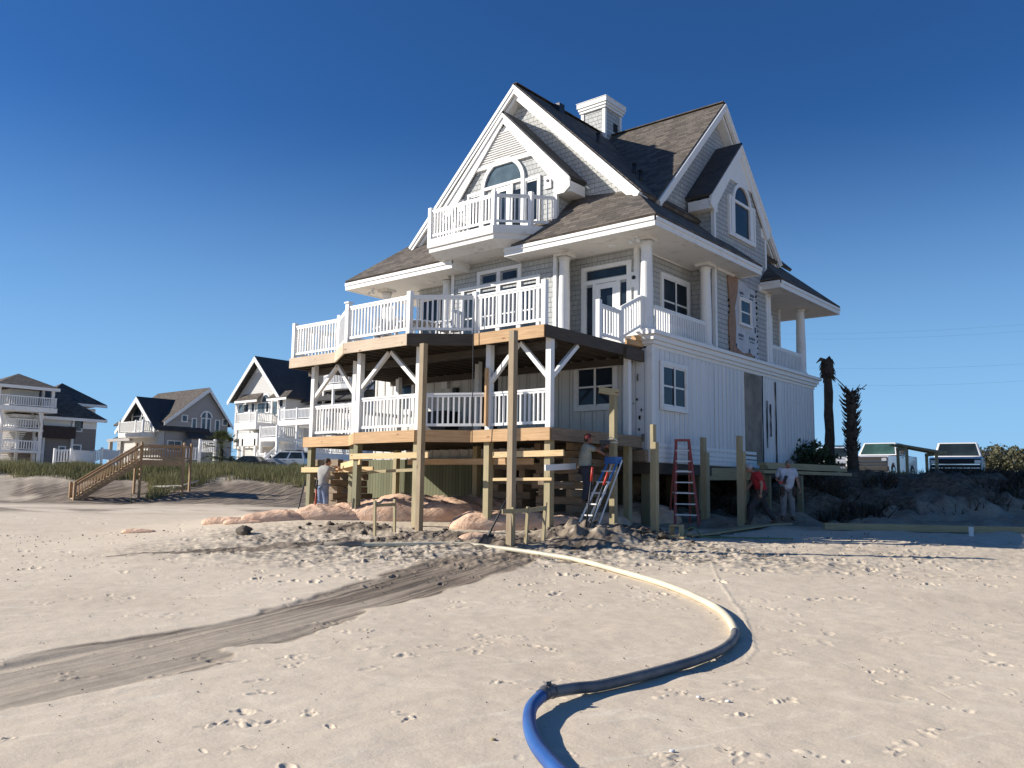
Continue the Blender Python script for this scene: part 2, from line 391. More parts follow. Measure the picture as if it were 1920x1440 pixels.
chan = [(-200, 1300), (0, 1250), (150, 1216), (400, 1166), (560, 1126), (700, 1088), (840, 1046), (930, 1034), (1010, 1042), (985, 1054), (930, 1072), (870, 1092), (760, 1128), (640, 1160), (480, 1203), (330, 1252), (150, 1290), (0, 1318), (-200, 1370)]
cw = wline(chan)
jx = GX+.28*(vnoise(GX, GY, 1.7, 3)-.5)+.1*(vnoise(GX, GY, 7, 4)-.5); jy = GY+.28*(vnoise(GX, GY, 1.7, 5)-.5)+.1*(vnoise(GX, GY, 7, 6)-.5)
jv = .55*(vnoise(UC*.45, VC*2.2, 1., 75)-.5)+.25*(vnoise(UC*1.4, VC*5, 1., 76)-.5); jx = jx-.954*jv; jy = jy-.299*jv
wetm = pip(jx, jy, cw).astype(float)
for _ in range(5):
    wetm[1:-1] = (wetm[:-2]+2*wetm[1:-1]+wetm[2:])/4; wetm = (np.roll(wetm, 1, 1)+2*wetm+np.roll(wetm, -1, 1))/4
dark_streak = pip(jx, jy, wline([(160, 1046), (420, 1030), (640, 1012), (760, 1014), (640, 1024), (420, 1036)])).astype(float)*.95  # thin dark diagonal streak on the open sand
k1 = np.exp(-((S_-43-.25*(T_+10)+3*(vnoise(GX, GY, .15, 8)-.5))/3.2)**2)*sst(-44, -34, T_)*(1-sst(-6, -1, T_))*sst(.35, .6, vnoise(GX, GY, .5, 9)*.5+vnoise(GX*.3, GY*1.2, 1.1, 10)*.5)
k2 = np.exp(-((S_-54.0-2.0*(vnoise(GX, GY, .12, 70)-.5)*2)/4.6)**2)*(1-sst(-7, -4, T_))*(.55+.45*sst(-34, -24, T_))*sst(.15, .42, .75*vnoise((CA*GX+SA*GY)*.12, S_*.9, 1., 71)+.25*vnoise(GX, GY, .5, 72))
far_wet = np.maximum(k1*.75, k2*1.5)
wet = np.maximum(np.maximum(wetm*(.4+.6*sst(7, 16, S_)), dark_streak), far_wet)
dsh = sst(.5, .75, vnoise(GX, GY, .35, 11))*.35*np.exp(-((S_-13)/1.8)**2-((T_-9)/2.6)**2)
wet = np.clip(np.maximum(wet, dsh), 0, 1)*(.75+.45*vnoise(UC*.3, VC*3., 1.5, 73)); wet = np.clip(wet+.6*4*wetm*(1-wetm)*vnoise(GX, GY, 1.3, 74), 0, 1)
# churned zone in front of the house
d_ = (S_-(17.0+.6*np.sin(T_*.7)))
rz = np.exp(-(np.where(d_ > 0, d_/4.6, d_/1.5))**2)*sst(-9, -4, T_)*(1-.72*sst(4, 7, T_))
rz2 = .13*np.exp(-((S_-20)/6)**2)*(1-sst(-14, -8, T_))
rz = np.clip((np.maximum(rz, rz2*.5))*1.15*(.35+1.2*vnoise(UC*.5+GX*.3, GY*1.4, .9, 12)), 0, 1)*(S_ < 34)
GZ = GZ+.03*(vnoise(GX, GY, .5, 20)-.5)+.012*(vnoise(GX, GY, 2.2, 21)-.5)+.006*(vnoise(GX, GY, 7, 22)-.5)*(S_ < 40)
ridg = np.abs(vnoise(GX, GY, 2.4, 23)-.5)*2; ridg2 = np.abs(vnoise(GX, GY, 5.5, 24)-.5)*2
GZ = GZ+rz*(.085*(1-ridg)*vnoise(GX, GY, 1.1, 25)+.06*(1-ridg2)-.05+.03*(vnoise(GX, GY, 14, 26)-.5))
ch = wetm*(-.012+.03*(vnoise(UC*.3, VC*3.4, 1.6, 27)-.5)); GZ = GZ+ch
GZ = GZ+.16*(vnoise(GX, GY, 3.7, 86)-.5)*sst(3, 6, T_)*sst(24, 26, S_)*(S_ < 33)
bank = sst(-3, 1, T_)*np.exp(-((S_-27)/3.6)**2)
GZ = GZ+bank*(.5*(vnoise(GX, GY, .8, 28)-.5)+.3*(vnoise(GX, GY, 2.3, 29)-.5)*1.2+.1*(vnoise(GX, GY, 6, 30)-.5))
rb_ = sst(11.5, 13, T_)*np.exp(-((S_-23.4)/1.5)**2); GZ = GZ+rb_*(.6*np.maximum(vnoise(GX, GY, 1.1, 31)-.42, 0)+.3*np.maximum(vnoise(GX, GY, 3.5, 32)-.45, 0))
fd = (1-sst(-10, -7, T_))*np.exp(-((S_-55)/5)**2); GZ = GZ+fd*(.3*(vnoise(GX, GY, .5, 33)-.5)+.14*(vnoise(GX, GY, 1.6, 34)-.5))
hb = np.exp(-((S_-(42+.12*T_))/1.0)**2)*(T_ < -8)*.12*vnoise(GX, GY, .7, 35); GZ = GZ+hb
def dent(x, y, ang, L, W, dep, rim=.5, kick=0.0):
    r = math.hypot(x, y); th = math.atan2(y, x)
    th = th+2*math.pi if th < TT[0]-.02 else th
    i0 = np.searchsorted(R_, r-2.2*L); i1 = np.searchsorted(R_, r+2.2*L); da = 2.2*L/r
    j0 = np.searchsorted(TT, th-da); j1 = np.searchsorted(TT, th+da)
    if i1 <= i0 or j1 <= j0: return
    X = GX[i0:i1, j0:j1]-x; Y = GY[i0:i1, j0:j1]-y; c, s = math.cos(ang), math.sin(ang)
    a = (X*c+Y*s)/(L/2); b = (-X*s+Y*c)/(W/2)
    wob = 1+.35*(vnoise(X+x, Y+y, 9, 40)-.5); q = (a*a+b*b)*wob
    GZ[i0:i1, j0:j1] += -dep*np.exp(-q**1.6)+rim*dep*np.exp(-((q-1.6)/.8)**2)*(.4+1.2*vnoise(X+x, Y+y, 22, 41))
def foot(x, y, ang, dep=.02, sc=1.):
    c, s = math.cos(ang), math.sin(ang)
    dent(x, y, ang, .17*sc, .11*sc, dep, .45); dent(x-.13*sc*c, y-.13*sc*s, ang, .1*sc, .09*sc, dep*1.1, .4)
def trail(x, y, ang, n, dep=.02):
    for i in range(n):
        sd = (-1)**i*.1
        foot(x-sd*math.sin(ang), y+sd*math.cos(ang), ang+random.uniform(-.15, .15)+(-1)**i*.15, dep*random.uniform(.6, 1.3))
        st_ = random.uniform(.55, .75); ang += random.uniform(-.08, .08); x += st_*math.cos(ang); y += st_*math.sin(ang)
for _ in range(13):
    s = random.uniform(6, 24); t = random.uniform(-.55, .62)*s; x, y = st(s, t)
    trail(x, y, random.uniform(0, 2*math.pi), random.randint(3, 7), random.uniform(.005, .011))
for _ in range(80):
    s = 4.5+21*random.random()**.8; t = random.uniform(-.62, .62)*s; x, y = st(s, t)
    foot(x, y, random.uniform(0, 6.3), random.uniform(.005, .014), random.uniform(.35, .9))
for _ in range(380):
    s = random.uniform(12, 21.5); t = random.uniform(-4, 15); x, y = st(s, t)
    if random.random() < .25+.75*sst(13, 17, s): foot(x, y, random.uniform(0, 6.3), random.uniform(.02, .045), random.uniform(.8, 1.3))
for _ in range(130):
    s = random.uniform(14, 34); t = random.uniform(-22, -4); x, y = st(s, t)
    foot(x, y, random.uniform(0, 6.3), random.uniform(.02, .04), random.uniform(.8, 1.3))
for _ in range(210):
    s = 4.5+17*random.random()**1.05; t = random.uniform(-.6, .64)*s; x, y = st(s, t); a = random.uniform(0, 6.3); n_ = random.randint(3, 9); sp = random.uniform(.05, .14)*(1 if s < 10 else 1.5)
    for k in range(n_): dent(x+random.gauss(0, sp)*math.cos(a)-random.gauss(0, .04)*math.sin(a), y+random.gauss(0, sp)*math.sin(a)+random.gauss(0, .04)*math.cos(a), random.uniform(0, 6.3), random.uniform(.04, .12)*(.7+s/14), random.uniform(.03, .06)*(.7+s/14), random.choice((1, 1, -1))*random.uniform(.003, .010), random.uniform(.1, .5))
for px, py, r_m, h_m in ((1060, 1006, .8, .34), (1110, 1014, .8, .38), (1160, 1010, .7, .28), (1015, 1014, .6, .2), (1200, 1003, .6, .32), (645, 992, .6, .2), (700, 992, .5, .16), (820, 1006, .7, .14), (760, 1010, .5, .12), (930, 1024, .6, .16), (985, 1020, .6, .18), (880, 1012, .8, .12), (1085, 1022, 1.0, .14)):
    c_ = G(px, py); g_ = np.exp(-(((GX-c_.x)**2+(GY-c_.y)**2)/r_m**2)**1.3)
    nz_ = .2+.5*np.abs(vnoise(GX, GY, 2.6, 80)-.5)*2+.5*vnoise(GX, GY, 1.6, 82)+.25*(vnoise(GX, GY, 5, 83)-.5)
    GZ = GZ+.7*h_m*g_*nz_; wet = np.maximum(wet, np.clip(g_*1.3, 0, 1)*sst(.1, .42, vnoise(GX, GY, 2.6, 84)*.6+.4*vnoise(GX, GY, 8, 85)))
def groove(pts, W, dep, rim=.3):
    P = [G(*p) for p in pts]
    for a, b in zip(P[:-1], P[1:]):
        n_ = max(1, int((b-a).length/.12)); an = math.atan2(b.y-a.y, b.x-a.x)
        for k in range(n_): q_ = a.lerp(b, k/n_); dent(q_.x, q_.y, an, .2, W*random.uniform(.7, 1.3), dep*random.uniform(.5, 1.4), rim)
groove([(1331, 1046), (1345, 1085), (1370, 1120), (1392, 1150), (1408, 1190), (1415, 1220), (1395, 1240), (1360, 1250)], .07, -.004, .1)
for p_ in ([(1570, 1238), (1600, 1252), (1650, 1270)], [(1720, 1282), (1745, 1290), (1800, 1322)], [(905, 1228), (950, 1236)]): groove(p_, .04, .002, .3)
nv = NR*NT; gm = bpy.data.meshes.new("beach_sand"); co = np.stack([GX.ravel(), GY.ravel(), GZ.ravel()], 1)
co = np.vstack([co, [[0, 0, 0.0]]]); gm.vertices.add(nv+1); gm.vertices.foreach_set("co", co.astype(np.float32).ravel())
ii, jj = np.meshgrid(np.arange(NR-1), np.arange(NT), indexing='ij'); j2 = (jj+1) % NT
q = np.stack([ii*NT+jj, (ii+1)*NT+jj, (ii+1)*NT+j2, ii*NT+j2], -1).reshape(-1, 4)
cen = np.stack([np.full(NT, nv), np.arange(NT), (np.arange(NT)+1) % NT], 1)
loops = np.concatenate([q.ravel(), cen.ravel()]); starts = np.concatenate([np.arange(len(q))*4, len(q)*4+np.arange(NT)*3])
gm.loops.add(len(loops)); gm.loops.foreach_set("vertex_index", loops.astype(np.int32))
gm.polygons.add(len(starts)); gm.polygons.foreach_set("loop_start", starts.astype(np.int32))
gm.update(calc_edges=True); gm.polygons.foreach_set("use_smooth", np.ones(len(starts), bool))
soil_shade = np.clip(sst(3, 6, T_)*sst(24.7, 25.3, S_+1.6*(vnoise(GX, GY, .8, 60)-.5)+.8*(vnoise(GX, GY, 3, 62)-.5)-.22*np.maximum(T_-9, 0)+.35*np.maximum(T_-12.5, 0))*(.8+.4*vnoise(GX, GY, 1.4, 61)), 0, 1)
soil_shade = np.maximum(soil_shade, .68*sst(21.6, 23.2, S_+.8*(vnoise(GX, GY, .8, 63)-.5))*sst(-3, 1, T_)*(.7+.6*vnoise(GX, GY, 1.8, 64))*(S_ < 34)).clip(0, 1)  # shade of the house deepened in the ground colour
for nm, arr in (("wet", wet), ("rough_zone", rz), ("soil_shade", soil_shade)):
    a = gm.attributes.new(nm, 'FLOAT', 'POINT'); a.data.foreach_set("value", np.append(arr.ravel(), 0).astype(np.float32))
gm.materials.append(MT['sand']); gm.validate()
go = bpy.data.objects.new("beach_sand", gm); col.objects.link(go); tag(go, 'pale beach sand with footprints and a dark wet channel', None, None, 'structure')
# ================================================================== main beach house
XC, YC, XB, YB, XG, YG = -11.66, 19.83, -11.85, 19.95, -12.68, 20.75
XL, YR = -23.2, 31.7            # far ends of the footprint
CX, CY = -17.13, 25.9           # gable centres
FZ = 5.85                       # porch floor
house = empty('beach_house', (CX, CY, 1.0), 0, 'large grey shingled beach house with steep gables, white ground floor and timber decks', 'house')
class Fr:
    def __init__(s, k, off): s.k = k; s.o = off
    def p(s, a, z, n=0.):  # a along wall, z up, n outwards
        return (a, s.o-n, z) if s.k == 'f' else (s.o+n, a, z)
    def box(s, mb, a0, a1, z0, z1, n0, n1):
        p, q = s.p(a0, z0, n0), s.p(a1, z1, n1); mb.box(p[0], q[0], p[1], q[1], p[2], q[2])
    def vec(s, n): return Vector((0, -n, 0)) if s.k == 'f' else Vector((n, 0, 0))
def window(fr, a0, a1, z0, z1, cols=1, rows=1, parent=house, name='window', cas=.1, lights=None, g='glass', mat='white', midrail=True, n0=0.):
    """casing + sash frame in one mesh, panes as sub-part"""
    c = MB(); fr.box(c, a0-cas, a0, z0-cas, z1+cas, n0, n0+.06); fr.box(c, a1, a1+cas, z0-cas, z1+cas, n0, n0+.06)
    fr.box(c, a0, a1, z1, z1+cas, n0, n0+.058); fr.box(c, a0-.04, a1+.04, z0-cas, z0, n0+.002, n0+.09)
    wcol = (a1-a0)/cols
    for i in range(cols):
        x0, x1 = a0+i*wcol, a0+(i+1)*wcol
        if i: fr.box(c, x0-.035, x0+.035, z0, z1, n0, n0+.05)
        for e0, e1 in ((x0, x0+.035), (x1-.035, x1)): fr.box(c, e0, e1, z0, z1, n0, n0+.035)
        fr.box(c, x0+.05, x1-.05, z0, z0+.06, n0, n0+.033); fr.box(c, x0+.05, x1-.05, z1-.05, z1, n0, n0+.033)
        if midrail: zm = (z0+z1)/2; fr.box(c, x0+.05, x1-.05, zm-.025, zm+.025, n0, n0+.03)
    o = c.build(name, MT[mat], parent)
    for i in range(cols):
        p = MB(); fr.box(p, a0+i*wcol+.04, a0+(i+1)*wcol-.04, z0+.03, z1-.03, n0, n0+.015); p.build('pane', MT[g], o)
    return o
def bar(mb, fr, a0, a1, z0, z1, n=.05, n0=0): fr.box(mb, a0, a1, z0, z1, n0, n)
def arch(fr, ac, zc, r, w_, n0, n1, segs=20, mb=None):
    mb = mb or MB()
    for i in range(segs):
        t0, t1 = math.pi*i/segs, math.pi*(i+1)/segs
        P = [fr.p(ac+rr*math.cos(t), zc+rr*math.sin(t), n0) for t, rr in ((t0, r), (t0, r+w_), (t1, r+w_), (t1, r))]
        mb.prism(P, fr.vec(n1-n0))
    return mb
def halfdisc(fr, ac, zc, r, n0, n1, segs=20):
    mb = MB(); mb.prism([fr.p(ac+r*math.cos(math.pi*i/segs), zc+r*math.sin(math.pi*i/segs), n0) for i in range(segs+1)], fr.vec(n1-n0)); return mb
class FrS(Fr):
    def p(s, a, z, n=0.): return Fr.p(s, a*.9834, 1.6+(z-1.6)*.9834, n)
FB, FGt, FG0, FL = Fr('f', YB), FrS('f', YG), Fr('f', YG), Fr('f', YC)
SB, SG, SL = Fr('s', XB), Fr('s', XG), Fr('s', XC)
# ---- ground floor enclosure
m = MB(); m.box(XL+.3, XC, YC+.06, YR, 2.3, 5.46); m.build('lower_wall', MT['siding_white'], house)
m = MB(); m.box(XL+.3, -12.62, YC, YC+.05, 2.3, 5.44); m.build('front_siding', MT['siding_front'], house)
m = MB()
for i in range(26):
    x = XL+.4+i*.405
    if x < -12.7: m.box(x-.025, x+.025, YC-.022, YC-.002, 2.32, 5.42)
m.build('batten', MT['siding_front'], house)
m = MB(); m.box(-12.58, -11.7, YC-.03, YC+.02, 2.4, 5.45); m.build('corner_panel', MT['siding_white'], house)
m = MB(); m.box(-11.80, XC+.025, YC-.05, YC+.12, 2.3, 5.46); m.build('corner_board', MT['white'], house)
# rot stains and missing bits near the corner
for a, z, wa, hz in ((-12.06, 4.6, .05, .28), (-12.0, 3.5, .06, .16), (-12.02, 3.18, .05, .09), (-12.35, 2.75, .16, .3), (-12.0, 2.6, .22, .22), (-11.9, 2.95, .09, .3), (-12.2, 3.9, .03, .04), (-12.3, 3.0, .03, .05), (-12.15, 2.5, .3, .1), (-12.42, 4.3, .03, .05), (-12.08, 4.0, .05, .1), (-11.95, 3.7, .04, .12), (-12.35, 3.45, .04, .06), (-12.28, 2.62, .12, .14), (-11.92, 2.45, .1, .2)):
    q = MB(); pts = [FL.p(a+wa*.5*math.cos(t)*(1+.4*math.sin(3*t+a*9)), z+hz*.5*math.sin(t)*(1+.3*math.cos(2*t)), .07) for t in [k*math.pi/6 for k in range(12)]]
    q.prism(pts, FL.vec(.012)); q.build('rotten_patch', MT['dark'] if hz < .2 else MT['grey'], house)
# side battens
for ya, yb_2 in ((YC+.55, 25.55), (27.2, YR-.1)):
    m = MB(); y = ya
    while y < yb_2: m.box(XC-.01, XC+.018, y-.018, y+.018, 2.82, 5.3); y += .285
    m.build('side_batten', MT['white'], house)
m = MB(); m.box(XC-.02, XC+.02, 25.62, 26.9, 2.5, 5.38); m.build('bare_panel', MT['grey'], house, label='bare grey board where siding has been torn off')
m = MB()
for yy, z0, z1 in ((26.95, 2.5, 5.4), (27.3, 3.0, 4.6), (27.6, 3.4, 4.5), (28.05, 2.5, 5.3)):
    pts = []
    for k in range(9): pts.append((XC+.03, yy-.012-.05*random.random(), z0+(z1-z0)*k/8))
    for k in range(8, -1, -1): pts.append((XC+.03, yy+.01+.03*random.random(), z0+(z1-z0)*k/8))
    m.prism(pts, (.012, 0, 0))
m.build('rotten_seam', MT['dark'], house)
# lattice skirt
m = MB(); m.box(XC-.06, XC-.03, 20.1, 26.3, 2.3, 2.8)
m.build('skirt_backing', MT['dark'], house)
m = MB()
for z in (2.78, 2.63, 2.5, 2.37): m.box(XC-.01, XC+.025, 20.0, 26.4, z-.045, z+.045)
y = 20.05
while y < 26.3:
    m.beam((XC-.02, y, 2.32), (XC-.02, y+.25, 2.8), .02, .035); m.beam((XC-.035, y+.25, 2.32), (XC-.035, y, 2.8), .02, .035); y += .12
m.build('lattice_skirt', MT['white'], house)
# belt moulding
m = MB()
for z0, z1, e in ((5.40, 5.50, .03), (5.50, 5.60, .10), (5.602, 5.74, .16), (5.742, 5.84, .24)):
    m.box(-12.9 if z0 < 5.7 else -12.5, XC+e, YC-e, YC+.3, z0, z1); m.box(XC-.3, XC+e, YC+.302-e*0, YR+e, z0, z1)
m.build('belt_moulding', MT['white'], house)
m = MB(); m.box(XL, XC-.02, YC+.02, YR, 5.47, FZ-.02); m.build('porch_floor', MT['white'], house)
# ---- core walls
m = MB(); m.box(-21.75, XG, YG, 31.1, FZ, 10.12)
for f_, a0, a1, ap in (('f', -22.0, XG, 14.72), ):
    m.prism([(-21.6, YG, 10.1), (XG, YG, 10.1), (CX, YG, 14.5)], (0, 10.0, 0))
m.prism([(XG, 21.35, 10.1), (XG, 30.45, 10.1), (XG, CY, 14.5)], (-9.0, 0, 0))
m.build('core_wall', MT['shingle'], house)
m = MB(); m.box(-19.3, -15.05, YB, YG+.5, FZ, 8.62); m.box(-19.27, -15.03, YB+.003, YG+.5, 8.62, 10.9)
m.prism([(-19.27, YB+.003, 10.9), (-15.03, YB+.003, 10.9), (-17.15, YB+.003, 13.12)], (0, 2.5, 0)); m.build('front_bay_wall', MT['shingle'], house)
m = MB(); m.box(XG-.5, XB, 24.05, 27.95, FZ, 10.9)
m.prism([(XB, 24.05, 10.9), (XB, 27.95, 10.9), (XB, 26.0, 12.95)], (-2.5, 0, 0)); m.build('side_bay_wall', MT['shingle'], house)
# corner boards
for bb in [(a-.06, a+.06, YB-.03, YB+.09, FZ, 10.95) for a in (-15.05, -19.3)]+[(XG-.09, XG+.03, YG-.03, YG+.09, FZ, 8.75), (XG-.05, XG+.03, 31.02, 31.13, FZ, 8.7)]+[(XB-.09, XB+.03, a-.06, a+.06, FZ, 10.95) for a in (24.05, 27.95)]:
    m = MB(); m.box(*bb); m.build('corner_trim', MT['white'], house)
# frieze under soffits
m = MB(); m.box(XG-.02, XG+.025, YG+.2, 24.0, 8.55, 8.72); m.box(XG-.02, XG+.025, 28.0, 31.0, 8.55, 8.72); m.box(XB-.02, XB+.03, 24.2, 25.4, 8.5, 8.66)
m.box(XB-.02, XB+.03, 27.3, 27.9, 8.4, 8.6); m.build('frieze', MT['white'], house)
# ---- roofs
def roofpiece(name, polys, th=.12, mat='roof', parent=house, **k):
    m = MB()
    for p in polys: m.slab(p, th)
    return m.build(name, MT[mat], parent, **k)
ZR = 14.83; SLF = .975
def fz(x): return ZR-SLF*abs(x-CX)
yf, yb = YG-.37, 31.55
x1, x0 = -12.3, -21.95
fr_roof = roofpiece('main_roof', [[(CX, yf, ZR), (x1, yf, fz(x1)), (x1, yb, fz(x1)), (CX, yb, ZR)], [(CX, yf, ZR), (CX, yb, ZR), (x0, yb, fz(x0)), (x0, yf, fz(x0))]])
SLS = 1.02
def sz(y): return ZR-.01-SLS*abs(y-CY)
xr, xl = XG+.36, -22.1
roofpiece('cross_roof', [[(xr, CY, sz(CY)), (xl, CY, sz(CY)), (xl, 21.3, sz(21.3)), (xr, 21.3, sz(21.3))], [(xr, CY, sz(CY)), (xr, 30.5, sz(30.5)), (xl, 30.5, sz(30.5)), (xl, CY, sz(CY))]])
m = MB(); m.beam((CX, yf, ZR+.0), (CX, yb, ZR+.0), .22, .03); m.beam((xr, CY, ZR-.008), (xl, CY, ZR-.008), .22, .03); m.build('ridge_cap', MT['roof'], house)
# rakes: boards on both gables
def rake(name, pts, w_, fr, n0, n1, step=0.0):
    n0 += step; n1 += step
    m = MB()
    for (a0, z0), (a1, z1) in zip(pts[:-1], pts[1:]):
        d = Vector((a1-a0, z1-z0)).normalized(); nx, nz = d.y, -d.x
        if nz > 0: nx, nz = -nx, -nz
        def quad(o0, o1, q0, q1):
            P = [fr.p(a0+nx*o0, z0+nz*o0, q0), fr.p(a1+nx*o0, z1+nz*o0, q0), fr.p(a1+nx*o1, z1+nz*o1, q0), fr.p(a0+nx*o1, z0+nz*o1, q0)]
            m.prism(P, fr.vec(q1-q0))
        quad(0, w_*.3, n0-.03, n1+.03); quad(w_*.3, w_*.62, n0, n1); quad(w_*.62, w_, n0-.3, n0-.02)
        quad(w_*.86, w_*1.3, n0-.38, n0-.31)
    return m.build(name, MT['white'], house)
rake('rake_board', [(x1-.02, fz(x1)-.06), (CX, ZR-.06)], .34, FG0, .3, .40, .004)
rake('rake_board', [(CX, ZR-.06), (x0+.02, fz(x0)-.06)], .34, FG0, .3, .40)
rake('rake_board', [(21.32, sz(21.3)-.06), (CY, ZR-.07)], .32, SG, .3, .40, .004)
rake('rake_board', [(CY, ZR-.07), (30.48, sz(30.5)-.06)], .32, SG, .3, .40)
# soffit strips under gable overhang
m = MB()
m.slab([(x1, yf+.03, fz(x1)-.14), (CX, yf+.03, ZR-.14), (CX, YG, ZR-.14), (x1, YG, fz(x1)-.14)], .02)
m.slab([(x0, yf+.03, fz(x0)-.14), (CX, yf+.03, ZR-.142), (CX, YG, ZR-.142), (x0, YG, fz(x0)-.14)], .02)
m.build('gable_soffit', MT['white'], house)
# skirt roofs at the corners
EX, EY, EZ, KS = -11.1, 19.12, 8.88, .88
def skirt(xa, xb, ya, yb_, sides):
    """sides: list of roof quads; returns roof, fascia and soffit"""
XTOP = XG-.1; YTOP = YG+.1
hx = EX-(YTOP-EY)
roofpiece('skirt_roof', [
    [(-16.42, EY, EZ), (EX, EY, EZ), (EX-1.6, EY+1.6, EZ+1.6*KS), (EX-1.73, YTOP, EZ+1.73*KS), (-14.69, YTOP, EZ+1.98*KS)],
    [(-16.42, EY, EZ), (-14.69, YTOP, EZ+1.73*KS), (-16.42, YTOP, EZ)],
    [(EX, EY, EZ), (EX, 25.95, EZ), (EX-1.6, 24.35, EZ+1.6*KS), (EX-1.73, 24.2, EZ+1.73*KS), (EX-1.73, YTOP, EZ+1.73*KS)],
    [(EX, 25.95, EZ), (EX-1.75, 25.95, EZ), (EX-1.6, 24.35, EZ+1.6*KS)]], .07)
EXL = -23.95; LT = EXL+1.73
roofpiece('skirt_roof', [
    [(EXL, EY, EZ), (-18.55, EY, EZ), (-20.28, YTOP, EZ+1.73*KS), (LT, YTOP, EZ+1.73*KS)],
    [(-18.55, EY, EZ), (-18.55, YTOP, EZ), (-20.28, YTOP, EZ+1.73*KS)],
    [(EXL, EY, EZ), (LT, YTOP, EZ+1.73*KS), (LT, 24.0, EZ+1.73*KS), (EXL, 25.5, EZ)]], .07)
EYB = 33.3; EZ2 = 8.80
roofpiece('skirt_roof', [
    [(EX, 27.45, EZ2), (EX, EYB, EZ2), (EX-1.98, EYB-1.98, EZ2+1.98*KS), (EX-1.98, 29.3, EZ2+1.98*KS)],
    [(EX, 27.45, EZ2), (EX-1.98, 29.3, EZ2+1.98*KS), (EX-1.98, 27.45, EZ2)],
    [(EX, EYB, EZ2), (-15.5, EYB, EZ2), (-15.5, EYB-1.98, EZ2+1.98*KS), (EX-1.98, EYB-1.98, EZ2+1.98*KS)]], .07)
def fascia(pts, ez, w_=.25):
    m = MB()
    for a, b in zip(pts[:-1], pts[1:]):
        m.beam((a[0], a[1], ez-.08-w_/2), (b[0], b[1], ez-.08-w_/2), .05, w_); d = (Vector((*b, 0))-Vector((*a, 0))).normalized(); o = Vector((d.y, -d.x, 0))*.03
        m.beam((a[0]+o.x, a[1]+o.y, ez-.13), (b[0]+o.x, b[1]+o.y, ez-.13), .06, .1)
    return m.build('fascia', MT['white'], house)
fascia([(-16.38, YB), (-16.38, EY+.04), (EX-.04, EY+.04), (EX-.04, 25.9), (XB, 25.9)], EZ)
fascia([(EXL+.04, 25.4), (EXL+.04, EY+.04), (-18.59, EY+.04), (-18.59, YB)], EZ)
fascia([(XB, 27.5), (EX-.04, 27.5), (EX-.04, EYB-.04), (-15.4, EYB-.04)], EZ2)
def soffit(polys, z):
    m = MB()
    for p in polys: m.prism([(x, y, z) for x, y in p], (0, 0, .04))
    return m.build('soffit', MT['soffit'], house)
soffit([[(-16.36, EY+.06), (EX-.06, EY+.06), (EX-.06, YG+.1), (-16.36, YG+.1)], [(XG-.1, YG+.104), (EX-.06, YG+.104), (EX-.06, 25.88), (XG-.1, 25.88)]], EZ-.3)
soffit([[(EXL+.06, EY+.06), (-18.61, EY+.06), (-18.61, YG+.1), (EXL+.06, YG+.1)], [(EXL+.06, YG+.104), (-22.0, YG+.104), (-22.0, 25.4), (EXL+.06, 25.4)]], EZ-.3)
soffit([[(EX-.06, 27.52), (EX-.06, EYB-.06), (-15.4, EYB-.06), (-15.4, 31.0), (XG-.1, 31.0), (XG-.1, 27.52)]], EZ2-.3)
# soffit lights
for x, y in ((-13.2, 20.2), (-20.6, 20.2)):
    m = MB(); m.lathe((x, y, EZ-.33), [(.11, 0), (.13, .015), (.13, .03)], 14); m.build('soffit_light', MT['vinyl'], house)
for x, y in ((-12.0, 20.0), (-22.9, 19.9)):
    m = MB(); m.lathe((x-.1, y-.25, EZ-.36), [(.05, 0), (.07, .02), (.07, .06)], 10)
    for s_ in (-1, 1): m.tube([(x-.1, y-.25, EZ-.36), (x-.1+.09*s_, y-.32, EZ-.44)], .02, 6); m.lathe((x-.1+.12*s_, y-.34, EZ-.52), [(.06, 0), (.05, .06), (.02, .1)], 10)
    m.build('flood_light', MT['vinyl'], house)
# bay roofs
def bayroof(fr, ac, hw, za, n0, n1, sl):
    m = MB()
    for s_ in (-1, 1):
        P = [fr.p(ac, za, n1), fr.p(ac, za, n0), fr.p(ac+s_*hw, za-hw*sl, n0), fr.p(ac+s_*hw, za-hw*sl, n1)]; m.slab(P, .1)
    return m.build('bay_roof', MT['roof_dark'], house)
bayroof(FB, -17.13, 2.68, 13.68, -2.0, .14, 1.03); bayroof(SB, 25.93, 2.27, 13.24, -2.0, .12, 1.05)
def rake2(fr, ac, hw, za, sl, w_, n):
    for s_ in (-1, 1):
        m = MB(); d = math.hypot(1, sl); k = w_*d
        a1, z1 = ac+s_*hw, za-hw*sl
        P = [fr.p(ac, za-.04, n-.06), fr.p(a1, z1-.04, n-.06), fr.p(a1, z1-.04-.26, n-.06), fr.p(ac+s_*(hw-.22), z1-.46, n-.06), fr.p(ac, za-k, n-.06)]
        m.prism(P, fr.vec(.06)); P = [fr.p(ac, za-.02, n), fr.p(a1+s_*.02, z1-.02, n), fr.p(a1+s_*.02, z1-.15, n), fr.p(ac, za-.16, n)]; m.prism(P, fr.vec(.04))
        m.build('bay_rake', MT['white'], house)
        m = MB(); fr.box(m, ac+s_*(hw-.02), ac+s_*(hw-.6), z1-.42, z1-.1, -.72 if fr.k == 's' else -.72, n-.08); m.build('boxed_eave', MT['white'], house)
rake2(FB, -17.13, 2.68, 13.62, 1.03, .25, .12); rake2(SB, 25.93, 2.27, 13.18, 1.05, .30, .10)
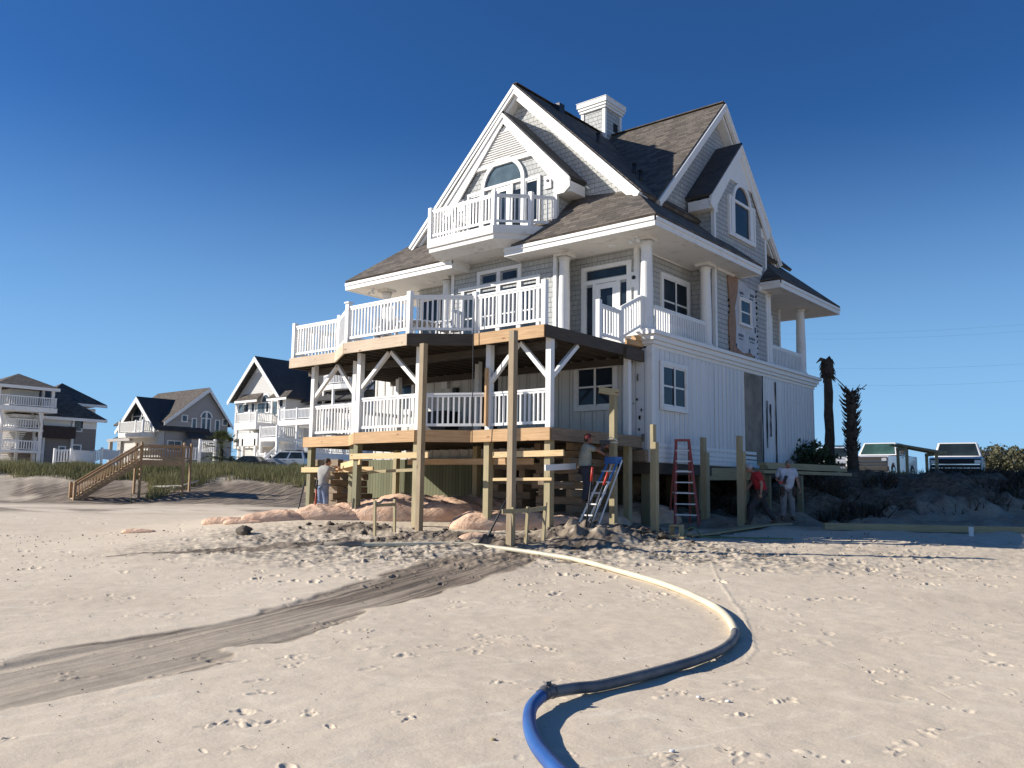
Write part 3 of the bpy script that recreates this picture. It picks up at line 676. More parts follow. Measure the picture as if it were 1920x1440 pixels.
# louvre triangle in front bay, plain triangle in side bay
m = MB(); m.prism([FB.p(-18.55, 12.0, .0), FB.p(-15.75, 12.0, .0), FB.p(-17.15, 13.2, .0)], FB.vec(.03))
for i in range(13):
    z = 12.06+i*.078; h_ = max(0, 1.3-(z-12.0)*1.05)
    if h_ > .05: P = [FB.p(-17.15-h_, z, .03), FB.p(-17.15+h_, z, .03), FB.p(-17.15+h_, z-.03, .075), FB.p(-17.15-h_, z-.03, .075)]; m.prism(P, (0, 0, .02))
FB.box(m, -18.6, -15.7, 11.9, 12.0, 0, .09); m.build('gable_vent', MT['white'], house)
m = MB(); m.prism([SB.p(24.75, 11.75, 0), SB.p(27.25, 11.75, 0), SB.p(26.0, 13.0, 0)], SB.vec(.05)); m.build('gable_panel', MT['white'], house)
# ---- balcony
BZ = 9.42; bp = [(-19.15, YB), (-19.15, 18.55), (-16.35, 18.55), (-15.5, 19.35), (-15.08, YB)]
m = MB(); m.prism([(x, y, BZ-.12) for x, y in bp], (0, 0, .12)); bal = m.build('balcony', MT['white'], house)
m = MB(); P0 = [(x, y, BZ-.12) for x, y in bp]; cx_ = -17.15
P1 = [(x*.93+cx_*.07, min(YB, y+.42), BZ-.62) for x, y in bp]
def loft(m, A, B):
    for i in range(len(A)):
        j = (i+1) % len(A); m.poly([A[i], A[j], B[j], B[i]])
A1 = [((x-cx_)*1.0+cx_, y, BZ-.27) for x, y in bp]; loft(m, P0, A1); A2 = [((x-cx_)*.985+cx_, min(y+.05, YB), BZ-.27) for x, y in bp]; loft(m, A1, A2)
A3 = [((x-cx_)*.975+cx_, min(y+.05, YB), BZ-.42) for x, y in bp]; loft(m, A2, A3); loft(m, A3, P1); m.poly(P1[::-1]); m.build('balcony_underside', MT['soffit'], bal)
def rail(p0, p1, z0, z1, parent, h=.95, sp=.125, bw=.042, mat='vinyl', name='railing', low=.1, bh=.07):
    m = MB(); a = Vector((*p0, z0)); b = Vector((*p1, z1)); d = b-a; L = math.hypot(d.x, d.y)
    up = Vector((0, 0, 1))
    m.beam(a+up*h, b+up*h, .075, .05); m.beam(a+up*(h-.055), b+up*(h-.055), .045, .05); m.beam(a+up*(low+bh/2), b+up*(low+bh/2), .05, bh)
    n = max(1, int(L/sp))
    for i in range(n):
        q = a+d*((i+.5)/n); m.beam(q+up*(low+bh-.005), q+up*(h-.07), bw, bw, (d.x, d.y, 0))
    return m.build(name, MT[mat], parent)
def rpost(x, y, z0, z1, parent, w_=.115, cap=False, mat='vinyl', name='rail_post'):
    m = MB(); m.box(x-w_/2, x+w_/2, y-w_/2, y+w_/2, z0, z1)
    if cap: m.box(x-w_/2-.03, x+w_/2+.03, y-w_/2-.03, y+w_/2+.03, z1, z1+.035)
    return m.build(name, MT[mat], parent)
q = [(-19.08, 18.62), (-16.38, 18.62), (-15.56, 19.38), (-15.1, YB)]
for a, b in zip(q[:-1], q[1:]): rail(a, b, BZ, BZ, bal)
rail((-19.08, YB), q[0], BZ, BZ, bal)
for k, p in enumerate(q[:3]): rpost(*p, BZ-.02, BZ+1.06, bal, .13)
# ---- windows and doors
def arch_unit(fr, ac, r, zs, zb, side, parent=house):
    """arched head above a group of lights"""
    m = arch(fr, ac, zs, r, .13, 0, .08)
    fr.box(m, ac-r-.13, ac-r, zb, zs, 0, .08); fr.box(m, ac+r, ac+r+.13, zb, zs, 0, .08); fr.box(m, ac-r, ac+r, zs-.05, zs+.05, 0, .07)
    return m
m = arch_unit(FB, -17.15, .78, 11.22, 9.45, 0); 
for a in (-17.52, -16.78): FB.box(m, a-.05, a+.05, 9.45, 11.17, 0, .06)
au = m.build('arched_window', MT['white'], house); halfdisc(FB, -17.15, 11.26, .78, 0, .02).build('pane', MT['glass2'], au)
for a0, a1 in ((-17.9, -17.57), (-16.73, -16.4)):
    p = MB(); FB.box(p, a0, a1, 9.5, 10.95, 0, .02); p.build('pane', MT['glass'], au)
m = MB(); FB.box(m, -17.47, -17.3, 9.45, 11.17, 0, .04); FB.box(m, -17.0, -16.83, 9.45, 11.17, 0, .04); FB.box(m, -17.3, -17.0, 11.0, 11.17, 0, .04); FB.box(m, -17.3, -17.0, 9.45, 9.65, 0, .04)
dr = m.build('balcony_door', MT['white'], house); p = MB(); FB.box(p, -17.3, -17.0, 9.65, 11.0, 0, .02); p.build('pane', MT['glass'], dr)
window(FB, -16.2, -15.72, 9.75, 11.12, 1, 1, cas=.09, midrail=False); window(FB, -18.6, -18.12, 9.75, 11.12, 1, 1, cas=.09, midrail=False)
for a, z in ((-15.33, 10.9), (-19.0, 10.9)):
    m = MB(); FB.box(m, a-.12, a+.12, z-.2, z+.2, 0, .05); ob = m.build('outdoor_speaker', MT['vinyl'], house); m = MB(); m.tube([FB.p(a, z+.04, .05), FB.p(a, z+.04, .075)], .05, 12); m.build('speaker_cone', MT['black'], ob)
m = MB(); FGt.box(m, -13.06, -12.84, 7.5, 7.95, 0, .05); ob = m.build('outdoor_speaker', MT['vinyl'], house); m = MB(); m.tube([FGt.p(-12.97, 7.78, .05), FGt.p(-12.97, 7.78, .075)], .06, 12); m.build('speaker_cone', MT['black'], ob)
# main floor bay: stepped french windows
m = MB(); FB.box(m, -19.0, -15.6, 7.93, 8.05, 0, .06)
for a0, a1, z1 in ((-18.87, -18.75, 7.93), (-15.72, -15.6, 7.93)): FB.box(m, a0, a1, 5.9, z1, 0, .06)
FB.box(m, -18.18, -16.34, 8.38, 8.5, 0, .06); FB.box(m, -18.18, -18.05, 8.05, 8.38, 0, .06); FB.box(m, -16.47, -16.34, 8.05, 8.38, 0, .06); FB.box(m, -17.34, -17.2, 8.05, 8.38, 0, .06)
for a in (-18.12, -17.27, -16.42): FB.box(m, a-.08, a+.08, 5.9, 7.93, 0, .055)
fwn = m.build('french_window', MT['white'], house)
for a0, a1 in ((-18.72, -18.24), (-18.0, -17.39), (-17.15, -16.54), (-16.3, -15.76)):
    p = MB(); FB.box(p, a0+.04, a1-.04, 6.15, 7.82, 0, .02); p.build('pane', MT['glass'], fwn)
    s_ = MB(); FB.box(s_, a0+.04, a1-.04, 6.98, 7.02, .02, .04); s_.build('glazing_bar', MT['white'], fwn)
for a0, a1 in ((-17.98, -17.4), (-17.14, -16.54)): p = MB(); FB.box(p, a0+.02, a1-.02, 8.1, 8.33, 0, .02); p.build('pane', MT['glass'], fwn)
# porch door with sidelights and transom
m = MB(); FGt.box(m, -14.86, -14.7, 5.9, 8.34, 0, .06); FGt.box(m, -13.22, -13.06, 5.9, 8.34, 0, .06); FGt.box(m, -14.7, -13.22, 8.22, 8.34, 0, .058)
FGt.box(m, -14.7, -13.22, 7.78, 7.9, 0, .058)
for a in (-14.38, -13.52): FGt.box(m, a-.06, a+.06, 5.9, 7.78, 0, .055)
pf = m.build('door_surround', MT['white'], house)
p = MB(); FGt.box(p, -14.66, -13.26, 7.94, 8.2, 0, .02); p.build('pane', MT['glass'], pf)
for a0, a1 in ((-14.66, -14.46), (-13.44, -13.26)): p = MB(); FGt.box(p, a0, a1, 6.1, 7.7, 0, .02); p.build('pane', MT['glass'], pf)
m = MB(); FGt.box(m, -14.32, -14.17, 5.9, 7.76, 0, .04); FGt.box(m, -13.73, -13.58, 5.9, 7.76, 0, .04); FGt.box(m, -14.17, -13.73, 7.6, 7.76, 0, .04); FGt.box(m, -14.17, -13.73, 5.9, 6.2, 0, .04)
dr = m.build('porch_door', MT['white'], house); p = MB(); FGt.box(p, -14.17, -13.73, 6.2, 7.6, 0, .02); p.build('pane', MT['glass'], dr); m = MB(); m.tube([FGt.p(-13.66, 6.95, .04), FGt.p(-13.66, 6.95, .1)], .025, 8); m.build('handle', MT['darkmetal'], dr)
window(FGt, -21.9, -20.1, 6.9, 8.25, 2, 1, midrail=False)
window(SG, 22.2, 23.75, 6.55, 8.0, 2, 1, cas=.12); window(SG, 28.9, 30.2, 6.55, 8.0, 2, 1)
window(SL, 20.33, 21.6, 3.85, 4.98, 2, 1, cas=.12, n0=.02); window(FL, -14.08, -12.86, 3.88, 5.0, 2, 1, cas=.12, n0=.025)
window(FL, -21.68, -20.95, 4.1, 5.1, 1, 1, cas=.12, n0=.025)
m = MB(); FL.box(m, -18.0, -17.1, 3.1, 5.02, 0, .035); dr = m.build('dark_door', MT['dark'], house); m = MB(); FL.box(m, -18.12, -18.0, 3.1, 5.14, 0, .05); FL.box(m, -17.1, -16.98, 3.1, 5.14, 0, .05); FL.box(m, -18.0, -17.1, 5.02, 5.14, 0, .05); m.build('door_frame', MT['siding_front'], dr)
m = MB(); FL.box(m, -18.95, -18.8, 4.55, 4.75, .02, .16); m.build('wall_lamp', MT['darkmetal'], house)
m = MB(); FL.box(m, -19.5, -19.25, 4.75, 5.2, .02, .12); m.build('electric_box', MT['vinyl'], house)
# side bay arched window + wrapped patch
m = arch_unit(SB, 26.0, .58, 11.1, 10.0, 0)
for a in (25.3, 26.72): SB.box(m, a-.14+.1*(a > 26), a+.04+.1*(a > 26)-.0, 9.98, 11.14, 0, .081)
SB.box(m, 25.0, 25.12, 9.84, 11.2, 0, .08); SB.box(m, 26.9, 27.02, 9.84, 11.2, 0, .08); SB.box(m, 25.12, 26.9, 9.84, 9.98, 0, .085); SB.box(m, 25.12, 25.42, 11.1, 11.2, 0, .078); SB.box(m, 26.58, 26.9, 11.1, 11.2, 0, .078)
au = m.build('arched_window', MT['white'], house); halfdisc(SB, 26.0, 11.14, .58, 0, .02).build('pane', MT['glass'], au); p = MB(); SB.box(p, 25.43, 26.57, 10.0, 11.06, 0, .02); p.build('pane', MT['glass'], au)
for a0, a1 in ((25.13, 25.22), (26.8, 26.89)): p = MB(); SB.box(p, a0, a1, 10.05, 11.06, 0, .02); p.build('pane', MT['glass'], au)
MT['wrap'] = simple('house_wrap', (.52, .53, .56), .6, scale=4, var=.08); MT['osb'] = simple('bare_sheathing', (.34, .21, .14), .85, scale=5)
m = MB(); m.prism([SB.p(a, z, .012) for a, z in ((25.45, 8.35), (25.7, 8.5), (26.4, 8.35), (26.95, 8.3), (27.0, 7.2), (27.15, 6.4), (27.2, 5.88), (26.9, 5.88), (26.85, 6.1), (26.1, 5.92), (25.2, 5.95), (25.15, 7.0), (25.3, 7.5))], SB.vec(.02))
wr = m.build('house_wrap_patch', MT['wrap'], house, label='torn grey house wrap where shingles are missing')
m = MB()
for a, z, w_, h_ in ((25.75, 8.05, .3, .09), (25.78, 7.93, .24, .06), (26.55, 8.1, .34, .1), (26.5, 7.97, .3, .06), (25.6, 6.62, .4, .1), (25.62, 6.5, .34, .05), (26.4, 6.62, .5, .09), (26.45, 6.5, .4, .05), (25.35, 6.2, .14, .22), (26.35, 6.15, .14, .2), (26.85, 6.95, .12, .2), (25.3, 7.3, .1, .2)):
    for k in range(4): SB.box(m, a+w_*k/4, a+w_*(k+.72)/4, z-h_/2+.01*(k % 2), z+h_/2, .03, .036)
m.build('printed_marks', MT['darkmetal'], wr)
m = MB(); m.prism([SB.p(a, z, .01) for a, z in ((24.85, 8.45), (25.6, 8.5), (25.55, 8.0), (25.32, 7.45), (25.40, 6.9), (25.34, 6.2), (25.9, 6.05), (26.5, 6.12), (26.9, 5.95), (24.95, 5.93), (24.88, 6.9), (24.98, 7.4))], SB.vec(.045)); m.build('sheathing_patch', MT['osb'], wr)
m = MB()
for k in range(26):
    a = 24.95 if k % 2 else 27.05; z = 5.95+k*.098; SB.box(m, a-.05*random.random(), a+.07*random.random(), z, z+.07*random.random()+.02, .01, .05)
m.build('torn_edge', MT['dark'], wr)
window(SB, 25.72, 26.5, 7.0, 7.85, 1, 1, cas=.05, n0=.035)
# ---- columns
def column(x, y, z0=FZ, z1=8.58, r=.175, square=True):
    m = MB(); m.lathe((x, y, z0+.1), [(r*1.12, 0), (r*1.15, .05), (r, .12), (r*1.02, 1.0), (r*.86, z1-z0-.32), (r*.86, z1-z0-.24)], 24); o = m.build('column', MT['white'], house)
    m = MB(); m.lathe((x, y, z1-.2), [(r*.86, -.04), (r*.98, -.02), (r*.98, .0), (r*.9, .03), (r*1.15, .09)], 24); m.box(x-r*1.35, x+r*1.35, y-r*1.35, y+r*1.35, z1-.09, z1); m.build('capital', MT['soffit'], o)
    m = MB(); m.box(x-r*1.5, x+r*1.5, y-r*1.5, y+r*1.5, z0-.02, z0+.1); m.lathe((x, y, z0+.1), [(r*1.3, 0), (r*1.3, .05)], 24); m.build('base', MT['white'], o)
for x, y in ((-11.98, 20.12), (-14.82, 20.1), (-19.7, 20.1), (-22.75, 20.1), (-11.98, 23.65), (-11.98, 28.25), (-11.98, 31.4), (-15.3, 31.5)): column(x, y)
rail((-11.9, 20.35), (-11.9, 23.45), FZ, FZ, house, h=.82, sp=.13); rail((-11.9, 28.45), (-11.9, 31.2), FZ, FZ, house, h=.82, sp=.13); rail((-12.2, 20.0), (-12.55, 20.0), FZ, FZ, house, h=.82)
rail((-12.2, 31.5), (-15.1, 31.5), FZ, FZ, house, h=.82)
# ---- chimney
m = MB(); cx0, cx1, cy0, cy1 = -17.95, -16.85, 25.35, 26.5
m.box(cx0+.03, cx1-.03, cy0+.03, cy1-.03, 13.0, 15.78); chim = m.build('chimney', MT['shingle'], house)
m = MB()
for x in (cx0, cx1-.12):
    for y in (cy0, cy1-.12): m.box(x, x+.12, y, y+.12, 13.0, 15.74)
m.build('chimney_corner_trim', MT['white'], chim)
m = MB()
for z0, z1, e in ((15.76, 15.86, .04), (15.86, 15.96, .08), (15.96, 16.14, .12), (16.14, 16.16, .14)): m.box(cx0-e, cx1+e, cy0-e, cy1+e, z0, z1)
m.build('chimney_cap', MT['white'], chim)
m = MB(); m.box(cx1-.035, cx1-.02, 25.95, 26.25, 15.0, 15.35); m.build('broken_shingle_hole', MT['dark'], chim)
for dx in (.35, .85): m = MB(); m.tube([(cx0+dx, cy0+.35, 16.15), (cx0+dx+.04, cy0+.35, 16.32)], .06, 8); m.tube([(cx0+dx+.04, cy0+.35, 16.3), (cx0+dx-.1, cy0+.3, 16.24)], .045, 8); m.build('flue', MT['black'], chim)
for x, y in ((-15.3, 22.6), (-13.75, 22.35), (-13.3, 22.0)):
    m = MB(); zz = fz(x); m.tube([(x, y, zz-.1), (x, y, zz+.32)], .05, 8); m.lathe((x, y, zz+.3), [(.07, 0), (.07, .05)], 8); m.build('vent_pipe', MT['darkmetal'], house)
m = MB(); zz = fz(-16.9); m.box(-17.0, -16.7, 22.3, 22.6, zz-.2, zz+.16); m.build('roof_vent', MT['darkmetal'], house)
# ---- under the house
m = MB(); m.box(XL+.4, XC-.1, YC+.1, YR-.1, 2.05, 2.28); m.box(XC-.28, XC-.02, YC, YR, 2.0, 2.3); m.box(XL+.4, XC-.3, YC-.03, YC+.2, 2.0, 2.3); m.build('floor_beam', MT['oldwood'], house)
for x in np.linspace(XL+.6, XC-.35, 5):
    for y in (YC+.35, 23.0, 26.2, 29.3):
        if gz(x, y) < 2.0: m = MB(); m.beam((x, y, gz(x, y)-.4), (x, y, 2.1), .26, .26); m.build('support_pile', MT['pile_old'], house)
m = MB(); m.box(XL, -15.4, 19.55, 19.6, .6, 2.45); m.build('plank_screen', MT['greenplank'], house)
# ---- upper deck
DZ = 5.40
UD = [(-21.75, 19.8), (-21.75, 15.4), (-19.55, 15.4), (-18.05, 14.5), (-15.57, 14.5), (-14.25, 15.53), (-12.0, 15.53), (-12.0, 19.8)]
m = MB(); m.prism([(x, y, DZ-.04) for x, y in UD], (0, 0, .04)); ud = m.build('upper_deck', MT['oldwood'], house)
def rim(a, b, z, h_, mat, parent, nm='rim_board', off=0.02):
    m = MB(); A = Vector((*a, 0)); B = Vector((*b, 0)); d = (B-A).normalized(); o = Vector((d.y, -d.x, 0))*off
    m.beam(A+o+Vector((0, 0, z-h_/2)), B+o+Vector((0, 0, z-h_/2)), .045, h_); return m.build(nm, MT[mat], parent)
for k, mt in ((0, 'oldwood'), (1, 'rim_pale'), (2, 'rim_pale'), (3, 'rim_pale'), (4, 'oldwood'), (5, 'rim'), (6, 'oldwood')): rim(UD[k], UD[k+1], DZ, .3, mt, ud)
m = MB(); x = -21.5
while x < -12.1:
    y0 = 15.5 if x < -19.6 or x > -14.2 else 14.7+max(0, (-18.0-x)*.55)+max(0, (x+15.5)*.75)
    m.beam((x, y0, DZ-.16), (x, 19.75, DZ-.16), .045, .22); x += .42
m.beam((-21.7, 16.1, DZ-.38), (-12.1, 16.1, DZ-.38), .1, .2); m.beam((-21.7, 19.5, DZ-.36), (-12.1, 19.5, DZ-.36), .1, .18); m.build('joist', MT['oldwood'], ud)
ip = [(-21.68, 15.47), (-19.52, 15.47), (-18.03, 14.57), (-15.6, 14.57), (-14.28, 15.60), (-12.07, 15.60)]
for a, b in zip(ip[:-1], ip[1:]): rail(a, b, DZ, DZ, ud, h=.98)
rail((-21.68, 19.6), ip[0], DZ, DZ, ud, h=.98)
for k, p in enumerate(ip): rpost(*p, DZ-.02, DZ+1.1, ud, .125, k == 2)
rail((-12.05, 17.9), (-12.05, 18.85), DZ, DZ-.02, ud, h=.9); rail((-12.05, 18.9), (-12.05, 19.85), DZ+.05, DZ+.5, ud, h=.95)
for y, z1 in ((17.85, 1.02), (18.88, 1.0), (19.9, 1.5)): rpost(-12.05, y, DZ-.1, DZ+z1, ud, .12)
m = MB(); m.box(-12.02, -11.9, 19.05, 19.75, DZ+.02, DZ+.16); m.box(-12.04, -11.9, 19.4, 19.8, DZ+.17, DZ+.3); m.build('step', MT['rim'], ud)
m = MB(); m.box(-11.98, -11.87, 18.9, 19.85, 5.02, 5.32); m.build('beam_end', MT['oldwood'], ud)
# ---- lower deck
LZ = 2.99
LD = [(-21.3, 19.7), (-21.3, 15.7), (-19.15, 15.7), (-17.95, 14.9), (-15.62, 14.9), (-14.45, 15.72), (-11.95, 15.72), (-11.95, 19.7)]
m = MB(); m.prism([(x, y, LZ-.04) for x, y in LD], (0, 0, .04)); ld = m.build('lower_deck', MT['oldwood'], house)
for k, mt in ((0, 'oldwood'), (1, 'rim'), (2, 'rim'), (3, 'rim'), (4, 'rim'), (5, 'rim'), (6, 'crib')): rim(LD[k], LD[k+1], LZ, .3, mt, ld)
m = MB(); x = -21.1
while x < -12.0:
    y0 = 15.85 if x < -19.2 or x > -14.4 else 15.05+max(0, (-17.95-x)*.67)+max(0, (x+15.62)*.7); m.beam((x, y0, LZ-.16), (x, 19.6, LZ-.16), .045, .2); x += .42
m.build('joist', MT['oldwood'], ld)
lp = [(-21.1, 15.85), (-19.15, 15.85), (-17.98, 15.03), (-15.65, 15.03), (-14.0, 15.87), (-12.1, 15.87)]
for a, b in zip(lp[:-1], lp[1:]): rail(a, b, LZ, LZ, ld, h=.92, sp=.135)
rail((-21.1, 19.5), lp[0], LZ, LZ, ld, h=.92, sp=.135)
# posts: white above the lower deck, treated timber below
for k, (x, y) in enumerate(lp+[(-21.1, 19.3), (-12.1, 19.3), (-16.5, 18.2)]):
    m = MB(); m.beam((x, y, LZ), (x, y, DZ-.06), .15, .15, (0, 1, 0)); m.build('deck_post', MT['white'], ld)
    m = MB(); m.beam((x, y, gz(x, y)-.4), (x, y, LZ-.02), .17, .17, (0, 1, 0)); m.build('lower_post', MT['pile_old'] if k < 3 else MT['pile'], ld)
m = MB(); m.beam((-14.0, 15.76, LZ+.1), (-14.0, 15.76, LZ+1.55), .06, .1, (0, 1, 0)); m.build('split_post_face', MT['rim'], ld)
def brace(p, q): m = MB(); m.beam(p, q, .1, .1); m.build('brace', MT['white'], ld)
for (x, y), (dx, dy) in ((lp[0], (1.1, 0)), (lp[1], (-.85, 0)), (lp[2], (1.15, 0)), (lp[3], (-1.1, 0)), (lp[4], (.95, 0)), (lp[5], (-.9, 0)), (lp[5], (0, 1.1))):
    brace((x, y, DZ-1.25), (x+dx, y+dy, DZ-.3))
# diagonal steel rope from the deck
m = MB(); p = ip[4]; m.tube([(p[0]+.1, p[1]-.15, DZ+.9), (p[0]+.12, p[1]-.2, DZ+.0), (p[0]+.16, p[1]-.22, 3.2), (p[0]+.15, p[1]-.2, 2.6)], .012, 6); m.build('hanging_rope', MT['darkmetal'], ud)
# ================================================================== neighbours' houses, far left
MT['vsiding'] = shingle('pale_lap_siding', (.56, .55, .52), (.58, .57, .54), (.3, .29, .28), 4.0, .16, .7, .6, (.5, .48, .45), .15)
MT['gsiding'] = shingle('grey_lap_siding', (.36, .34, .325), (.38, .36, .34), (.2, .19, .18), 4.0, .16, .7, .6, (.3, .29, .28), .2)
MT['dsiding'] = shingle('taupe_lap_siding', (.23, .205, .185), (.25, .22, .2), (.12, .11, .1), 4.0, .16, .7, .6, (.2, .18, .16), .2)
MT['awning'] = simple('dark_awning', (.05, .035, .032), .9)
class Loc:
    """facade drawing helper: at() gives (x, z) on the plane y = v"""
def win(fr, parent, a0, a1, z0, z1, g='glass', cas=.12, cols=1):
    m = MB(); fr.box(m, a0-cas, a1+cas, z0-cas, z1+cas, 0, .05); o = m.build('window', MT['white'], parent)
    w_ = (a1-a0)/cols
    for i in range(cols):
        p = MB(); fr.box(p, a0+i*w_+.04, a0+(i+1)*w_-.04, z0, z1, .05, .07); p.build('pane', MT[g], o)
    return o
def aw(fr, px, py, v=None):
    p = atY(px, py, fr.o) if fr.k == 'f' else atX(px, py, fr.o); return (p.x if fr.k == 'f' else p.y), p.z
def pwin(fr, parent, px0, py0, px1, py1, **k):
    a0, z1 = aw(fr, px0, py0); a1, z0 = aw(fr, px1, py1); return win(fr, parent, min(a0, a1), max(a0, a1), z0, z1, **k)
# ---- house C, pale with steep gable
YCc = 52.0; FC = Fr('f', YCc); gzC = 2.3
ap = atY(490, 669, YCc); lft = atY(438, 752, YCc); rgt = atY(537, 744, YCc)
hwC = (rgt.x-lft.x)/2; ax = ap.x; ez = (lft.z+rgt.z)/2-.1; hc = empty('white_beach_house', (ax, YCc+6, gzC), 0, 'white beach house with steep pointed gable and stacked white decks', 'house')
xl_, xr_ = ax-hwC+.35, ax+hwC-.35
m = MB(); m.box(xl_, xr_, YCc, YCc+12, gzC+3.0, ez); m.prism([(xl_, YCc, ez), (xr_, YCc, ez), (ax, YCc, ap.z-.5)], (0, 12, 0)); m.build('wall', MT['vsiding'], hc)
m = MB(); m.box(xr_, xr_+9, YCc+2.5, YCc+12, gzC, ez-.6); m.box(xl_+1.8, xr_, YCc+.2, YCc+12, gzC, gzC+3.2); m.build('wing_wall', MT['vsiding'], hc)
slC = (ap.z-ez)/hwC
roofpiece('roof', [[(ax, YCc-.8, ap.z), (ax+hwC, YCc-.8, ez), (ax+hwC, YCc+13, ez), (ax, YCc+13, ap.z)], [(ax, YCc-.8, ap.z), (ax-hwC, YCc-.8, ez), (ax-hwC, YCc+13, ez), (ax, YCc+13, ap.z)],
    [(ax+hwC*.2, YCc+6, ap.z-hwC*.2*slC), (xr_+9.5, YCc+6, ap.z-1.2), (xr_+9.5, YCc+2, ez-.3), (ax+hwC*.9, YCc+2, ez-.3)]], .15, 'roof_dark', hc)
m = MB()
for s_ in (-1, 1): m.prism([(ax, YCc-.86, ap.z-.05), (ax+s_*hwC, YCc-.86, ez-.05), (ax+s_*(hwC-.1), YCc-.86, ez-.42), (ax, YCc-.86, ap.z-.62)], (0, .08, 0))
m.prism([(ax-.75, YCc-.03, ap.z-1.7), (ax+.75, YCc-.03, ap.z-1.7), (ax, YCc-.03, ap.z-.5)], (0, -.1, 0)); m.build('rake_board', MT['white'], hc)
for (pa, pb) in (((440, 752), (482, 742)), ((500, 747), (537, 741))):
    a, b = atY(pa[0], pa[1], YCc-.9), atY(pb[0], pb[1]+3, YCc-.9); b.z = a.z
    roofpiece('porch_roof', [[(a.x, a.y, a.z), (b.x, a.y, a.z), (b.x-.3, YCc, a.z+.75), (a.x+.3, YCc, a.z+.75)]], .1, 'roof', hc)
    m = MB(); m.box(a.x, b.x, a.y-.04, a.y, a.z-.28, a.z-.05); m.build('porch_fascia', MT['white'], hc)
ac, zc = aw(FC, 499, 753); ra = .95
m = arch(FC, ac, zc, ra*.75, .16, 0, .1); m.build('arched_window', MT['white'], hc); halfdisc(FC, ac, zc, ra*.75, .01, .05).build('pane', MT['glass2'], hc.children[-1])
pwin(FC, hc, 484, 757, 497, 775, g='glass2', cols=2); pwin(FC, hc, 500, 756, 504, 772); pwin(FC, hc, 513, 753, 520, 777, g='glass2'); pwin(FC, hc, 525, 750, 531, 762, g='glass'); pwin(FC, hc, 459, 759, 466, 772); pwin(FC, hc, 449, 760, 457, 774, g='glass2'); pwin(FC, hc, 473, 757, 477, 772)
m = MB()
for px in (447, 470, 511, 535): a, z = aw(FC, px, 760); m.box(a-.12, a+.12, YCc-.12, YCc, gzC+3, ez)
m.build('corner_trim', MT['white'], hc)
def deckC(px0, py0, px1, py1, yv, depth, railh=1.0, parent=None, posts=True, th=.35):
    a, b = atY(px0, py0, yv), atY(px1, py1, yv); z = (a.z+b.z)/2
    m = MB(); m.box(a.x, b.x, yv, yv+depth, z-th, z); o = m.build('deck', MT['white'], parent)
    rail((a.x+.05, yv+.06), (b.x-.05, yv+.06), z, z, o, h=railh, sp=.2, bw=.06); rail((b.x-.05, yv+.06), (b.x-.05, yv+depth), z, z, o, h=railh, sp=.2, bw=.06)
    n = max(2, int((b.x-a.x)/2.2)+1)
    for i in range(n): rpost(a.x+.08+(b.x-a.x-.16)*i/(n-1), yv+.06, z, z+railh+.12, o, .16)
    if posts:
        for i in range(n): m = MB(); x = a.x+.1+(b.x-a.x-.2)*i/(n-1); m.box(x-.12, x+.12, yv+.02, yv+.26, gzC-.3, z-th); m.build('deck_support', MT['white'], o)
    return o
deckC(440, 795, 480, 790, YCc-2.2, 2.2, parent=hc, posts=False, th=.7); deckC(521, 790, 592, 783, YCc-4.5, 5, parent=hc, th=.5); deckC(486, 822, 519, 818, YCc-6, 3, parent=hc); deckC(521, 853, 592, 846, YCc-4.5, 6, parent=hc, th=.6); deckC(480, 873, 497, 869, YCc-7, 2.5, parent=hc, posts=False, th=.2)
m = MB(); a, b = atY(445, 835, YCc-2), atY(482, 832, YCc-2); m.box(a.x, b.x, YCc-2, YCc, a.z-.1, a.z+1.2); m.build('porch_beam', MT['white'], hc)
for px in (447, 455, 478): a = atY(px, 850, YCc-1.9); m = MB(); m.box(a.x-.14, a.x+.14, YCc-2, YCc-1.72, gzC-.2, a.z+1.5); m.build('porch_post', MT['white'], hc)
m = MB(); A, B = atY(521, 852, YCc-5.2), atY(495, 878, YCc-7.5)
for k in range(9): p = A.lerp(B, k/8); m.box(p.x-.6, p.x+.3, p.y-.4, p.y+.4, p.z-.15, p.z-.02)
st_o = m.build('outside_stair', MT['white'], hc); rail((A.x, A.y), (B.x, B.y), A.z, B.z, st_o, h=.95, sp=.25)
m = MB(); a, b = atY(597, 760, 58), atY(712, 748, 58); m.box(a.x-.5, b.x+1, 58, 66, gzC, b.z+1.0); m.prism([(a.x-.8, 57.6, b.z+1), (b.x+1.2, 57.6, b.z+1), ((a.x+b.x)/2, 57.6, b.z+5.2)], (0, 8, 0)); m.build('wing_wall', MT['vsiding'], hc)
F58 = Fr('f', 58.0)
for p0 in (610, 620, 630, 655, 664): pwin(F58, hc, p0, 753, p0+7, 768, g='glass', cas=.1)
# round upper balcony seen between the deck posts
a, b = atY(590, 725, 54), atY(672, 722, 54); cxx = (a.x+b.x)/2; rx = (b.x-a.x)/2; z = a.z
m = MB(); P = [(cxx+rx*math.cos(math.pi+math.pi*i/10), 56-2.4*math.sin(math.pi*i/10), z-.5) for i in range(11)]; m.prism(P, (0, 0, .5)); ob = m.build('round_balcony', MT['white'], hc)
for i in range(10): rail(P[i][:2], P[i+1][:2], z, z, ob, h=1.0, sp=.2, bw=.06)
for i in (2, 5, 8): rpost(P[i][0], P[i][1]+.1, gzC, z, ob, .22, name='round_column')
